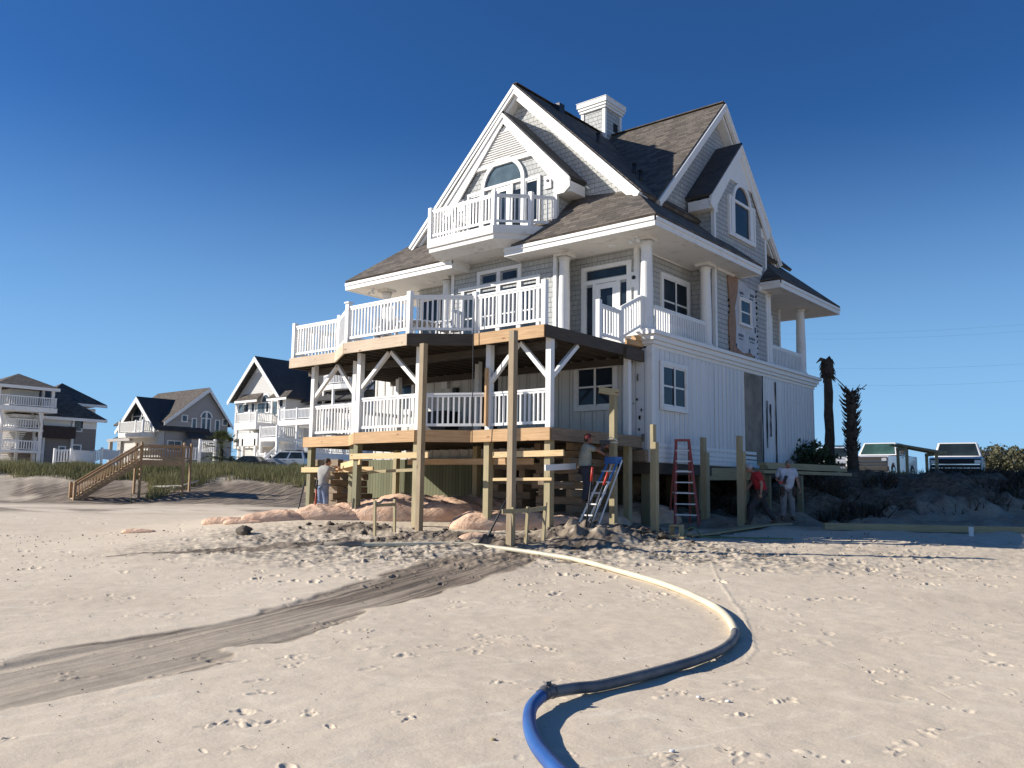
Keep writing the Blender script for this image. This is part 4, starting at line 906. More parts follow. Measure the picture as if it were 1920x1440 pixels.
# ---- house B, grey with dark dormer roof
YBb = 62.0; ctr = atD(330, 800, 108); xbB = atD(352, 800, 108).x; FSB = Fr('s', xbB)
def sB(px, py): p = atX(px, py, xbB); return p.y, p.z
aB, zB = sB(390, 727); l1, zl1 = sB(303, 806); r1, zr1 = sB(434, 785)
gB = 2.3; hb_ = empty('grey_beach_house', (xbB-6, aB, gB), 0, 'grey beach house with arched twin window and a dark dormer roof, behind the wooden stairs', 'house')
zE = (zl1+zr1)/2; hwB = (r1-l1)/2; LB = 12.5
m = MB(); m.box(xbB-LB, xbB, l1+.5, r1-.5, gB, zE+.4); m.prism([(xbB, l1+.5, zE+.35), (xbB, r1-.5, zE+.35), (xbB, aB, zB-.3)], (-LB, 0, 0)); m.build('wall', MT['gsiding'], hb_)
roofpiece('roof', [[(xbB+.5, aB, zB), (xbB-LB-.5, aB, zB), (xbB-LB-.5, l1, zE), (xbB+.5, l1, zE)], [(xbB+.5, aB, zB), (xbB-LB-.5, aB, zB), (xbB-LB-.5, r1, zE), (xbB+.5, r1, zE)]], .2, 'roof', hb_)
m = MB()
for y_ in (l1, r1): m.prism([(xbB+.5, aB, zB-.05), (xbB+.5, y_, zE-.05), (xbB+.5, y_, zE-.5), (xbB+.5, aB, zB-.6)], (.08, 0, 0))
m.build('rake_board', MT['white'], hb_)
# dormer gable facing the sea
yD = l1-1.2; FD = Fr('f', yD); apD = atY(256, 743, yD); lD = atY(213, 807, yD); rD = atY(291, 806, yD)
zDe = (lD.z+rD.z)/2; wD = (rD.x-lD.x)/2*.96
m = MB(); m.prism([(apD.x-wD+.4, yD+.9, zDe), (apD.x+wD-.4, yD+.9, zDe), (apD.x, yD+.9, apD.z-.6)], (0, 7, 0)); m.box(apD.x-wD+.5, xbB-.1, yD+.91, yD+6, gB+3.2, zDe); m.build('dormer_wall', MT['vsiding'], hb_)
roofpiece('dormer_roof', [[(apD.x, yD, apD.z), (apD.x+wD, yD, zDe), (apD.x+wD, yD+7.5, zDe), (apD.x, yD+7.5, apD.z)], [(apD.x, yD, apD.z), (apD.x-wD, yD, zDe), (apD.x-wD, yD+7.5, zDe), (apD.x, yD+7.5, apD.z)], [(apD.x-wD-1.8, yD+.6, zDe-.9), (apD.x-wD+1.5, yD+.6, zDe-.9), (apD.x-wD+2, yD+5, zDe+2), (apD.x-wD+1, yD+5, zDe+2)]], .2, 'roof_dark', hb_)
m = MB()
for s_ in (-1, 1): m.prism([(apD.x, yD-.06, apD.z-.05), (apD.x+s_*wD, yD-.06, zDe-.05), (apD.x+s_*(wD-.15), yD-.06, zDe-.45), (apD.x, yD-.06, apD.z-.75)], (0, .08, 0))
m.box(apD.x+wD-1.5, xbB+.4, yD+.3, yD+.4, zDe-.35, zDe-.05); m.build('dormer_rake', MT['white'], hb_)
FW = Fr('f', yD+.88)
a_, z_ = aw(FW, 258, 780); m = arch(FW, a_, z_, 1.15, .16, 0, .1); m.build('arched_window', MT['white'], hb_); halfdisc(FW, a_, z_, 1.15, .0, .05).build('pane', MT['glass'], hb_.children[-1])
pwin(FW, hb_, 244, 784, 247, 792, cas=.1); pwin(FW, hb_, 250, 782, 262, 796, cas=.12, cols=2); pwin(FW, hb_, 266, 781, 270, 790, cas=.1)
for dp in ((222, 812, 254, 811),):
    a, b = atY(dp[0], dp[1], yD-.8), atY(dp[2]+12, dp[3], yD-.8); m = MB(); m.box(a.x, b.x, yD-.8, yD+1, a.z-.6, a.z); o = m.build('balcony', MT['white'], hb_); rail((a.x, yD-.7), (b.x, yD-.7), a.z, a.z, o, h=1.35, sp=.24, bw=.08); rail((b.x, yD-.7), (b.x, yD+1), a.z, a.z, o, h=1.35, sp=.24, bw=.08)
    for f_ in (0, .7, 1): rpost(a.x+(b.x-a.x)*f_, yD-.7, a.z, a.z+1.5, o, .22)
for px in (207, 227): a = atY(px, 840, yD+.8); m = MB(); m.box(a.x-.2, a.x+.2, yD+.6, yD+1.0, gB, zDe-1.2); m.build('porch_post', MT['gsiding'], hb_)
a, b = atY(203, 820, yD+.7), atY(245, 820, yD+.7); m = MB(); m.box(a.x, b.x, yD+.55, yD+1.0, a.z-.6, zDe-.9); m.build('porch_beam', MT['gsiding'], hb_)
yy0, zz0 = sB(375, 782); yy1, zz1 = sB(398, 782); yc_ = (yy0+yy1)/2; rr_ = (yy1-yy0)/2*.8
m = arch(FSB, yc_, zz0, rr_, .18, 0, .1); zlo = sB(375, 806)[1]; FSB.box(m, yc_-.12, yc_+.12, zlo, zz0+rr_, 0, .12); m.build('arched_window', MT['white'], hb_); halfdisc(FSB, yc_, zz0, rr_, 0, .05).build('pane', MT['glass2'], hb_.children[-1])
win(FSB, hb_, yc_-rr_+.1, yc_+rr_-.1, zlo, zz0-.2, g='glass2', cols=2); win(FSB, hb_, yc_-rr_-1.2, yc_-rr_-.7, zlo, zz0-.3, g='glass2'); win(FSB, hb_, yc_+rr_+.7, yc_+rr_+1.2, zlo, zz0-.3, g='glass2')
pwin(FSB, hb_, 342, 779, 350, 790, g='glass2'); pwin(FSB, hb_, 418, 787, 425, 797, g='glass2'); pwin(FSB, hb_, 315, 827, 338, 845, g='glass2', cols=2)
y0_, zt = sB(347, 807); y1_, _ = sB(422, 812); ze = sB(352, 822)[1]
roofpiece('lean_roof', [[(xbB, y0_, zt), (xbB, y1_, zt), (xbB+2, y1_+.3, ze), (xbB+2, y0_-.3, ze)]], .15, 'roof_dark', hb_)
m = MB(); m.box(xbB, xbB+1.7, y0_, y1_, gB, ze-.1); m.build('lean_wall', MT['gsiding'], hb_); F2 = Fr('s', xbB+1.7)
pwin(F2, hb_, 375, 829, 383, 842, cas=.1); pwin(F2, hb_, 388, 829, 398, 842, cas=.1)
# ---- house A, tower pavilion and hip roofs
dA = 96.; cA = atD(120, 800, dA); yA = cA.y; FA = Fr('f', yA); gA = 2.3
ha = empty('tower_beach_house', (atD(60, 800, dA).x, yA+5, gA), 0, 'taupe beach house with hip roofs and a white open lookout tower, far left', 'house')
xA1 = atD(181, 800, dA).x; FAs = Fr('s', xA1)
a, b = atY(50, 777, yA), atY(185, 777, yA)
zeA = atX(192, 787, xA1+.6).z; 
WL = 8.0; DL = 8.2; yA0 = atX(181, 800, xA1).y-DL
m = MB(); m.box(xA1-WL, xA1, yA0, yA0+DL, gA, zeA-.2); m.build('wall', MT['dsiding'], ha)
m = MB(); m.box(xA1-.02, xA1+.05, yA0-.05, yA0+DL, zeA-1.1, zeA-.3); m.box(xA1-.2, xA1+.07, yA0-.07, yA0+.2, gA, zeA-.3); m.box(xA1-WL, xA1+.03, yA0-.05, yA0-.01, zeA-1.2, zeA-.3); m.build('frieze', MT['white'], ha)
def hip(x0, x1, y0, y1, z0, z1, parent, nm='hip_roof', ridge=0.0, mat='roof_dark', mat2='roof'):
    cx, cy = (x0+x1)/2, (y0+y1)/2; r = ridge/2
    A_, B_ = (cx, cy-r, z1), (cx, cy+r, z1)
    m = MB(); m.poly([(x1, y0, z0), (x1, y1, z0), B_, A_]) if r else m.poly([(x1, y0, z0), (x1, y1, z0), A_])
    m.poly([(x0, y1, z0), (x0, y0, z0), A_, B_]) if r else m.poly([(x0, y1, z0), (x0, y0, z0), A_])
    m.poly([(x0, y0, z0), (x1, y0, z0), A_]); m.poly([(x1, y1, z0), (x0, y1, z0), B_]); m.box(x0+.05, x1-.05, y0+.05, y1-.05, z0-.1, z0-.005)
    o = m.build(nm, MT[mat2], parent)
    m = MB(); m.box(x0, x1, y0-.03, y0, z0-.35, z0-.02); m.box(x1, x1+.03, y0, y1, z0-.35, z0-.02); m.box(x0-.03, x0, y0, y1, z0-.35, z0-.02); m.build('eave_board', MT['white'], parent); return o
hip(xA1-WL-.8, xA1+.8, yA0-.8, yA0+DL+.8, zeA, zeA+3.7, ha)
apx = atD(123, 719, 103); hip(apx.x-4, apx.x+4, apx.y-4.2, apx.y+3.4, apx.z-2.6, apx.z, ha)
m = MB(); m.box(apx.x-3.4, apx.x+3.4, apx.y-3.0, apx.y+2.3, gA+4, apx.z-3.1); m.build('upper_wall', MT['white'], ha)
pwin(FAs, ha, 139, 790, 152, 808, g='glass2'); pwin(FAs, ha, 134, 835, 150, 846, g='glass2'); pwin(FAs, ha, 111, 838, 121, 846, g='glass2')
y0_, z1_ = aw(FAs, 64, 797); y1_, z0_ = aw(FAs, 134, 823)
m = MB(); m.box(xA1-.1, xA1+1.0, y0_, y1_, z0_, z1_); m.build('dark_awning', MT['awning'], ha)
m = MB(); m.box(xA1-.1, xA1+.03, y0_+.3, y1_-.2, z1_+.1, z1_+1.7); m.build('porch_opening', MT['dark'], ha)
m = MB()
for f_ in (0., .25, 1.): yy = y0_+(y1_-y0_)*f_; m.box(xA1+.0, xA1+.25, yy-.12, yy+.12, gA, zeA-.3)
m.build('porch_post', MT['white'], ha)
# tower
tp = atD(37, 700, 90); tx, ty = tp.x-.3, tp.y
zt0 = atD(18, 721, 88).z-.1; hip(tx-3.1, tx+3.1, ty-3.1, ty+3.1, zt0, tp.z, ha, 'tower_roof')
dz = atD(40, 762, 88).z
m = MB(); m.box(tx-3.0, tx+3.0, ty-3.0, ty+3.0, dz-.5, dz); tw = m.build('tower_deck', MT['white'], ha)
for x in (tx-2.6, tx, tx+2.6):
    for y in (ty-2.6, ty+2.6): m = MB(); m.box(x-.14, x+.14, y-.14, y+.14, dz, zt0-.1); m.build('tower_column', MT['white'], tw)
for a_, b_ in (((-3, -3), (3, -3)), ((3, -3), (3, 3)), ((-3, -3), (-3, 3)), ((-3, 3), (3, 3))): rail((tx+a_[0]*.97, ty+a_[1]*.97), (tx+b_[0]*.97, ty+b_[1]*.97), dz, dz, tw, h=1.05, sp=.22, bw=.06)
m = MB(); m.box(tx-1.6, tx+1.6, ty-1.2, ty+1.6, dz, zt0-.3); m.build('tower_room', MT['vsiding'], tw)
lv = [gA+.1, gA+(dz-gA)*.34, gA+(dz-gA)*.67]
for x in (-1.9, -.6, .6, 1.9):
    for y in (-1.9, 1.9): m = MB(); m.box(tx+x-.15, tx+x+.15, ty+y-.15, ty+y+.15, gA-.4, dz-.5); m.build('tower_post', MT['white'], tw)
for z in lv[1:]:
    m = MB(); m.box(tx-2.1, tx+2.1, ty-2.1, ty+2.1, z-.25, z); m.build('landing', MT['white'], tw)
    rail((tx-2, ty-2), (tx+2, ty-2), z, z, tw, h=1, sp=.25, bw=.07); rail((tx+2, ty-2), (tx+2, ty+2), z, z, tw, h=1, sp=.25, bw=.07)
m = MB()
for x, y in ((-1.9, -1.9), (1.9, -1.9), (-.6, -1.9), (.6, -1.9), (1.9, 1.9)):
    for s_ in (-1, 1): m.tube([(tx+x, ty+y, dz-3.2), (tx+x+s_*.25, ty+y, dz-1.8), (tx+x+s_*1.0, ty+y-.6, dz-.5)], .12, 5)
m.build('curved_brace', MT['white'], tw)
m = MB()
for k in range(3):
    for i in range(12): z = lv[k]+(lv[1]-lv[0])*i/12; x = tx+(-1.5+3*i/12)*(1 if k % 2 else -1); m.box(x-.15, x+.15, ty-.8, ty+.8, z, z+.07)
m.build('tower_stair', MT['white'], tw)
# ---- low white fences on the dune
def fence(pts, h, label, base=None, nm='picket_fence'):
    P = [(atD(px, py, dd)) for px, py, dd in pts]; o = empty(nm, (P[0].x, P[0].y, P[0].z), 0, label, 'fence', 'low white railings between the beach houses')
    for a, b in zip(P[:-1], P[1:]): rail((a.x, a.y), (b.x, b.y), a.z, b.z, o, h=h, sp=.24, bw=.1)
    for a in P: rpost(a.x, a.y, gz(a.x, a.y)-.2, a.z+h+.15, o, .2)
fence([(101, 868, 84), (132, 868, 84), (176, 869, 92)], 1.3, 'low white railing in front of the taupe house')
fence([(164, 873, 90), (190, 862, 92), (222, 866, 96)], 1.2, 'white railing with a slope between the taupe and grey houses')
fence([(347, 864, 78), (373, 864, 78), (374, 850, 80), (402, 850, 82)], 1.2, 'stepped white railing in front of the grey house, left of the palm')
# ================================================================== boardwalk stairs
B0 = Vector((*st(51.8, -26.4), 0)); T0 = Vector((*st(54.0, -23.45), 0)); B0.z = gz(B0.x, B0.y)+.05; T0.z = 2.95
run = (T0-B0); rd = Vector((run.x, run.y, 0)).normalized(); wv = Vector((-rd.y, rd.x, 0))*1.4
sw = empty('beach_stairs', B0, 0, 'brown wooden beach stairs climbing from the sand to a railed landing', 'stairs')
m = MB(); ns = 15
for k in range(ns):
    p = B0+run*((k+.5)/ns); m.box(0, 0, 0, 0, 0, 0) if 0 else m.beam(p+Vector((0, 0, .02)), p+wv+Vector((0, 0, .02)), .27, .045)
m.build('tread', MT['lumber'], sw)
m = MB()
for o in (0.03, .97): m.beam(B0+wv*o+Vector((0, 0, -.12)), T0+wv*o+Vector((0, 0, -.12)), .05, .28)
m.build('stringer', MT['stairwood'], sw)
def srail(a, b, parent, h=.95, sp=.16):
    m = MB(); up = Vector((0, 0, 1)); m.beam(a+up*h, b+up*h, .14, .04); m.beam(a+up*(h-.1), b+up*(h-.1), .05, .09); m.beam(a+up*.14, b+up*.14, .05, .09)
    n = max(1, int(Vector(((b-a).x, (b-a).y)).length/sp))
    for i in range(n): q = a+(b-a)*((i+.5)/n); m.beam(q+up*.1, q+up*(h-.05), .045, .045)
    m.build('stair_railing', MT['stairwood'], parent)
srail(B0, T0, sw); srail(B0+wv, T0+wv, sw)
rgt_ = Vector((CA, SA, 0)); E0 = T0+rgt_*2.7; fwd_ = Vector((-SA, CA, 0))
m = MB(); m.prism([T0, E0, E0+fwd_*1.2, T0+fwd_*1.2], (0, 0, -.06)); m.beam(T0+Vector((0, 0, -.2)), E0+Vector((0, 0, -.2)), .06, .28); m.build('landing', MT['stairwood'], sw)
srail(T0, E0, sw); srail(T0+fwd_*1.2, E0+fwd_*1.2, sw)
for p in (B0, B0+wv, T0, T0+wv*.98, E0, E0+fwd_*1.2):
    m = MB(); m.beam((p.x, p.y, gz(p.x, p.y)-.3), (p.x, p.y, p.z+1.12), .13, .13, (0, 1, 0)); m.build('stair_post', MT['stairwood'], sw)
wl = st(57.5, -26.5)
p = G(322, 918); m = MB(); m.tube([p+Vector((-1.1, -.7, .12)), p+Vector((-.2, 0, .16)), p+Vector((.5, .4, .22)), p+Vector((1.3, 1.1, .6))], [.1, .12, .09, .04], 8); m.tube([p+Vector((.1, .1, .15)), p+Vector((.35, -.1, .0))], .05, 6)
m.build('driftwood_log', simple('bleached_driftwood', (.55, .52, .47), .9), label='bleached driftwood branch lying on the sand bank right of the wooden stairs', cat='driftwood')
# ================================================================== vegetation
def leafmat(name, a, b, rough=.7):
    m, n, bb = nodes(name); tc = N(n, "ShaderNodeTexCoord"); at = N(n, "ShaderNodeAttribute", attribute_name='tint').outputs['Fac']
    c = mixc(n, at, a, b); n.links.new(c, bb.inputs['Base Color']); bb.inputs['Roughness'].default_value = rough
    tr = N(n, "ShaderNodeBsdfTranslucent"); n.links.new(c, tr.inputs['Color']); mx = N(n, "ShaderNodeMixShader"); mx.inputs[0].default_value = .25
    n.links.new(bb.outputs[0], mx.inputs[1]); n.links.new(tr.outputs[0], mx.inputs[2]); n.links.new(mx.outputs[0], n.nodes['Material Output'].inputs[0]); return m
MT['grass'] = leafmat('dune_grass', (.075, .085, .03), (.30, .27, .12)); MT['leaf'] = leafmat('dark_leaf', (.018, .035, .012), (.06, .09, .03)); MT['frond'] = leafmat('palm_frond', (.05, .075, .025), (.17, .17, .08)); MT['scrub'] = leafmat('scrub_leaf', (.05, .055, .025), (.15, .14, .075))
def trimesh(name, tris, tint, mat, parent=None, loc=None, **tg):
    """tris: (n,3,3) array"""
    n = len(tris); me = bpy.data.meshes.new(name); off = np.array(loc if loc is not None else (0, 0, 0), float)
    me.vertices.add(n*3); me.vertices.foreach_set("co", (tris-off).astype(np.float32).ravel()); me.loops.add(n*3); me.loops.foreach_set("vertex_index", np.arange(n*3, dtype=np.int32))
    me.polygons.add(n); me.polygons.foreach_set("loop_start", (np.arange(n)*3).astype(np.int32)); me.update(calc_edges=True)
    a = me.attributes.new('tint', 'FLOAT', 'POINT'); a.data.foreach_set("value", np.repeat(tint, 3).astype(np.float32)); me.materials.append(mat); me.validate()
    o = bpy.data.objects.new(name, me); col.objects.link(o)
    if parent: o.parent = parent
    else: o.location = off
    return tag(o, tg.get('label'), tg.get('cat'), tg.get('group'), tg.get('kind'))
def blades(x, y, z, h, w_, lean, tint0=None):
    n = len(x); a = rng.uniform(0, 2*np.pi, n); b = rng.uniform(0, 2*np.pi, n)
    dx, dy = np.cos(a)*w_/2, np.sin(a)*w_/2
    t = np.zeros((n, 3, 3)); t[:, 0] = np.stack([x-dx, y-dy, z], 1); t[:, 1] = np.stack([x+dx, y+dy, z], 1)
    t[:, 2] = np.stack([x+np.cos(b)*lean*h, y+np.sin(b)*lean*h, z+h], 1); return t
def grassfield(n, sr, tr, hf, dens, name, label, hh=(.45, 1.0)):
    s = rng.uniform(*sr, n); t = rng.uniform(*tr, n); x = CA*t-SA*s; y = SA*t+CA*s
    k = dens(s, t, x, y); keep = rng.random(n) < k; x, y, s, t = x[keep], y[keep], s[keep], t[keep]
    z = terr(x, y)-.1; nz = vnoise(x, y, .35, 50); h = (hh[0]+(hh[1]-hh[0])*rng.random(len(x)))*(.5+.85*nz)*hf*1.1
    tr_ = blades(x, y, z, h, .035+.03*rng.random(len(x)), .35*rng.random(len(x)))
    tint = np.clip(.15+.5*vnoise(x, y, .6, 51)+.5*(rng.random(len(x))-.4), 0, 1)
    trimesh(name, tr_, tint, MT['grass'], label=label, kind='stuff')
def dl(s, t, x, y):
    edge = 58.3+2.6*(vnoise(x, y, .3, 52)-.5)*2-7*np.exp(-((t+22.6)/1.7)**2)+np.where(t > -20, -1.5*sst(-20, -14, t), 0)
    gap = 1-.95*np.exp(-((t+20.0)/1.0)**2)*(s < 62)
    return sst(0, 1.5, s-edge)*gap*(.35+.9*vnoise(x, y, .5, 53))
grassfield(165000, (51.5, 72), (-46, -6), .85, dl, 'dune_grass', 'green and straw dune grass along the beach houses')
grassfield(9000, (28.8, 42), (9, 30), .32, lambda s, t, x, y: .5*sst(.45, .6, vnoise(x, y, .6, 54)), 'bank_grass', 'sparse low grass on the sand bank')
def leafball(c, r, n, size, mat, name, parent=None, seed=1, tg={}, squash=1.0, loc=None):
    g = np.random.default_rng(seed); d = g.normal(size=(n, 3)); d /= np.linalg.norm(d, axis=1)[:, None]
    k = np.array([1+.45*mnoise.noise(Vector(v)*1.9+Vector((seed, 0, 0)))+.25*mnoise.noise(Vector(v)*5+Vector((0, seed, 0))) for v in d])
    rad = (g.random(n)**.35)*k; P = d*rad[:, None]*np.array(r)+np.array(c)
    P = P[P[:, 2] > c[2]-r[2]*.75]; n = len(P)
    e1 = g.normal(size=(n, 3)); e1 /= np.linalg.norm(e1, axis=1)[:, None]; e2 = np.cross(e1, g.normal(size=(n, 3))); e2 /= np.linalg.norm(e2, axis=1)[:, None]
    sz = size*(.6+.8*g.random(n))[:, None]; T = np.stack([P-e1*sz*.5, P+e1*sz*.5, P+e2*sz], 1)
    return trimesh(name, T, np.clip(g.random(n)*.7+.3*(k[:n] if len(k) >= n else 0)-.1, 0, 1), mat, parent, loc, **tg)
# dark bush at the house corner
p = Vector((*st(31.0, 10.9), 0)); p.z = gz(p.x, p.y)
bo = empty('evergreen_bush', p, 0, 'dark green bush at the far corner of the big house beside the palm trunks', 'bush')
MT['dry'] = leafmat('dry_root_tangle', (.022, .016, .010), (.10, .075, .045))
leafball((-.5, -.3, .35), (1.45, 1.2, .75), 5600, .11, MT['leaf'], 'foliage', bo, 3); 
m = MB()
for k in range(6): a = k*1.05; m.tube([p, p+Vector((math.cos(a)*.4, math.sin(a)*.4, .6)), p+Vector((math.cos(a)*.8, math.sin(a)*.7, 1.2))], [.04, .03, .01], 6)
m.build('stem', MT['oldwood'], bo)
for k, (px, s, r, lb) in enumerate(((1868, 58, 2.3, 'rounded olive shrub at the right edge behind the pickup, nearer the truck'), (1915, 60, 2.4, 'taller olive shrub cut by the right edge of the photo'), (1845, 66, 1.7, 'low olive shrub just right of the nearer white pickup'))):
    t = (px-960)/1590*s; q = Vector((*st(s, t), 0)); q.z = gz(q.x, q.y); ob = empty('coastal_shrub', q, 0, lb, 'shrub', 'olive shrubs on the right horizon')
    leafball((0, 0, r*.5), (r*1.2, r, r*.62), 3800, .2, MT['scrub'], 'foliage', ob, 10+k); m = MB(); m.tube([q, q+Vector((.1, 0, r*.6))], [.08, .03], 6); m.tube([q, q+Vector((-.4, .2, r*.7))], [.07, .02], 6); m.build('stem', MT['oldwood'], ob)
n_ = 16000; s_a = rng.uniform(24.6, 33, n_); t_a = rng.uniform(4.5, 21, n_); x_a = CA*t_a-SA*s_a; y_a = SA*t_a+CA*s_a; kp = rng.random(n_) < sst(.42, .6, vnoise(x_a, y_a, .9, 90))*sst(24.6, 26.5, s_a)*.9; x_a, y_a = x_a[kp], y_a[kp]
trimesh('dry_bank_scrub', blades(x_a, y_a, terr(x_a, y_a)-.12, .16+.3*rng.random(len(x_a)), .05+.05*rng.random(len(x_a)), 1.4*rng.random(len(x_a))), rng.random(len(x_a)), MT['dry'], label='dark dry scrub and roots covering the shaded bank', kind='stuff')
# headless palms
MT['palmbark'] = simple('palm_bark', (.10, .075, .055), .95, c2=(.045, .034, .026), scale=6, bmp=.6)
s = 32.5; t = (1557-960)/1590*s; q = Vector((*st(s, t), 0)); q.z = gz(q.x, q.y)-.2; H = (921-690)*s/1590+1.6-q.z
pm = empty('dead_palm', q, 0, 'tall dead palm trunk with a ragged knob of dry stubs and no crown', 'palm')
m = MB(); pts = [q+Vector((.012*math.sin(k*1.3), 0, H*k/14)) for k in range(15)]; m.tube(pts, [.19-.003*k+.008*((k*7) % 3) for k in range(15)], 12); m.build('trunk', MT['palmbark'], pm)
m = MB(); top = pts[-1]; m.blob(top+Vector((0, 0, -.05)), (.24, .24, .42), 3, .4)
for k in range(60):
    a = random.uniform(0, 6.28); z = random.uniform(-.45, .3); o = Vector((math.cos(a), math.sin(a), 0)); b = top+Vector((0, 0, z)); m.tube([b, b+o*.2+Vector((0, 0, .08)), b+o*.3+Vector((0, 0, -.05-.12*random.random()))], [.04, .03, .008], 5)
lv_ = -rgt_; m.tube([top+Vector((0, 0, .25)), top+lv_*.25+Vector((0, 0, .36)), top+lv_*.42+Vector((0, 0, .2))], [.1, .07, .015], 6); m.build('stub_crown', MT['palmbark'], pm)
s = 31.5; t = (1599-960)/1590*s; q = Vector((*st(s, t), 0)); q.z = gz(q.x, q.y)-.2; H = (921-735)*s/1590+1.6-q.z
pm = empty('dead_palm', q, 0, 'shorter dead palm trunk bristling with cut leaf bases, right of the tall bare one', 'palm')
m = MB(); pts = [q+Vector((.015*math.sin(k*.9), 0, H*k/12)) for k in range(13)]; m.tube(pts, [.2-.004*k+.012*((k*5) % 3) for k in range(13)], 12); m.build('trunk', MT['palmbark'], pm)
m = MB()
for k in range(190):
    f_ = .28+.74*random.random(); a = k*2.4; o = Vector((math.cos(a), math.sin(a), 0)); b = q+Vector((0, 0, H*f_))+o*.12; L = .16+.17*f_*random.random(); m.tube([b, b+o*L*.6+Vector((0, 0, L*.35)), b+o*L+Vector((0, 0, L*.9))], [.035, .025, .01], 4)
for k in range(30):
    a = k*2.4; o = Vector((math.cos(a), math.sin(a), 0)); b = q+Vector((0, 0, H*(.05+.25*random.random())))+o*.14; m.tube([b, b+o*.12+Vector((0, 0, .06))], [.03, .008], 4)
b = q+Vector((0, 0, H)); m.tube([b, b+rgt_*.35+Vector((0, 0, .15)), b+rgt_*.55+Vector((0, 0, .12))], .02, 5); m.tube([b, b+rgt_*.3+Vector((0, 0, .05)), b+rgt_*.62+Vector((0, 0, .3))], .015, 5); m.tube([b, b-rgt_*.3+Vector((0, 0, .3)), b-rgt_*.75+Vector((0, 0, .75))], [.03, .02, .012], 5)
m.build('leaf_bases', MT['palmbark'], pm)
# green palm in front of the grey house
s = 69.; t = (418-960)/1590*s; q = Vector((*st(s, t), 0)); q.z = gz(q.x, q.y)
pm = empty('fan_palm', q, 0, 'small green fan palm in front of the white house', 'palm'); H = 1.9
m = MB(); m.tube([q, q+Vector((0, 0, H))], [.24, .18], 10); m.build('trunk', MT['palmbark'], pm)
T = []; tn = []
for k in range(95):
    a = random.uniform(0, 6.28); el = random.uniform(-.7, 1.35); d = Vector((math.cos(a)*math.cos(el), math.sin(a)*math.cos(el), math.sin(el))); L = random.uniform(1.0, 1.6)
    hub = Vector((0, 0, H))+d*L-Vector((0, 0, .12*L)); sidev = d.cross(Vector((0, 0, 1))).normalized(); upv = sidev.cross(d)
    for j in range(11):
        b = (j-5)*.26; dd = (d*math.cos(b)+sidev*math.sin(b)).normalized(); LL = random.uniform(.55, .85); tip = hub+dd*LL+Vector((0, 0, -.28*LL))
        w_ = sidev*math.cos(b)*.035-d*math.sin(b)*.035; T.append([hub+dd*.06-w_*.4, hub+dd*.06+w_*.4, tip]); T.append([hub-w_, hub+w_, hub+dd*LL*.6-Vector((0, 0, .05))]); tn += [random.random()]*2
    st0 = Vector((0, 0, H)); T.append([st0-sidev*.02, st0+sidev*.02, hub]); tn.append(.4)
trimesh('fronds', np.array([[tuple(v) for v in tr] for tr in T]), np.array(tn), MT['frond'], pm)
# power lines
def wire(pts, r, label):
    m = MB(); m.tube(pts, r*.38, 4); return m.build('power_line', MT['darkmetal'], label=label, cat='cable', group='overhead power lines')
for (x0, y0, x1, y1), lb in zip(((1490, 626, 2100, 590), (1490, 636, 2100, 604), (1505, 690, 2100, 668), (1505, 722, 2100, 700)), ('topmost thin power line crossing the sky right of the house', 'second power line from the top, close below the topmost', 'third power line from the top, well above the palm trunks', 'lowest power line, passing behind the tall palm trunk')):
    pts = [];
    for k in range(-3, 14): f_ = k/10; px = x0+(x1-x0)*f_; py = y0+(y1-y0)*f_+9*(4*f_*(1-f_)); pts.append(atD(px, py, 85-12*f_))
    wire(pts, .011, lb)
# ================================================================== building site: piles and boards
def pile(px, py, topy, label, w_=.15, notch=False, dep=None, rz=0, lean=0, mat='pile', grp='free standing timber piles in front of the house', cat='pile', nm='timber_pile', xy=None):
    b = G(px, py) if dep is None else atD(px, py, dep)
    dp = (b-CAM).dot(fv); t_ = atD(px, topy, dp); zt = t_.z
    b.z = gz(b.x, b.y)-.3
    m = MB(); top = Vector((b.x+lean, b.y, zt))
    if notch:
        zn = zt-.42; q_ = b.lerp(top, (zn-b.z)/(zt-b.z)); m.beam(b, q_, w_, w_, (0, 1, 0)); off = Vector((-w_*.22, 0, 0)); m.beam(q_+off, top+off, w_*.56, w_, (0, 1, 0))
    else: m.beam(b, top, w_, w_, (0, 1, 0))
    return m.build(nm, MT[mat], label=label, cat=cat, group=grp)
pile(785, 1000, 637, 'tall treated pile before the shaded deck facet, top just under the upper deck', .14, dep=20.2, mat='pile_brown')
pile(957, 1028, 611, 'tallest weathered pile, its top against the orange upper rim board', .14, mat='pile_brown')
p1150 = pile(1150, 1001, 726, 'treated pile the ladder worker is drilling, with a short cross block at its top', .145)
pile(1228, 1006, 794, 'yellowish pile with a notched top before the white corner of the house', .15, True)
pile(1323, 978, 819, 'shaded notched pile just right of the red stepladder', .19, True, dep=23.6)
pile(1392, 985, 816, 'shaded notched pile just left of the man in the red shirt', .19, True, dep=22.6)
def board(p0, p1, d0, d1, h_, label, mat='lumber', th=.045, nm='lumber_board', cat='board', grp='loose framing boards nailed across the posts'):
    a, b = atD(*p0, d0), atD(*p1, d1); m = MB(); m.beam(a, b, th, h_); return m.build(nm, MT[mat], label=label, cat=cat, group=grp)
def boardY(p0, p1, y, h_, label, mat='lumber', th=.045, **k):
    a, b = atY(*p0, y), atY(*p1, y); m = MB(); m.beam(a, b, th, h_); return m.build('lumber_board', MT[mat], label=label, cat='board', group='loose framing boards nailed across the posts')
boardY((566, 881), (700, 880), 15.72, .15, 'lowest yellow board on the left deck posts, behind the man in jeans')
a, b = atY(640, 874, 15.7), atY(676, 865, 14.9); m = MB(); m.beam(a, b, .045, .16); m.build('lumber_board', MT['lumber'], label='short angled yellow board joining the two left deck posts', cat='board', group='loose framing boards nailed across the posts')
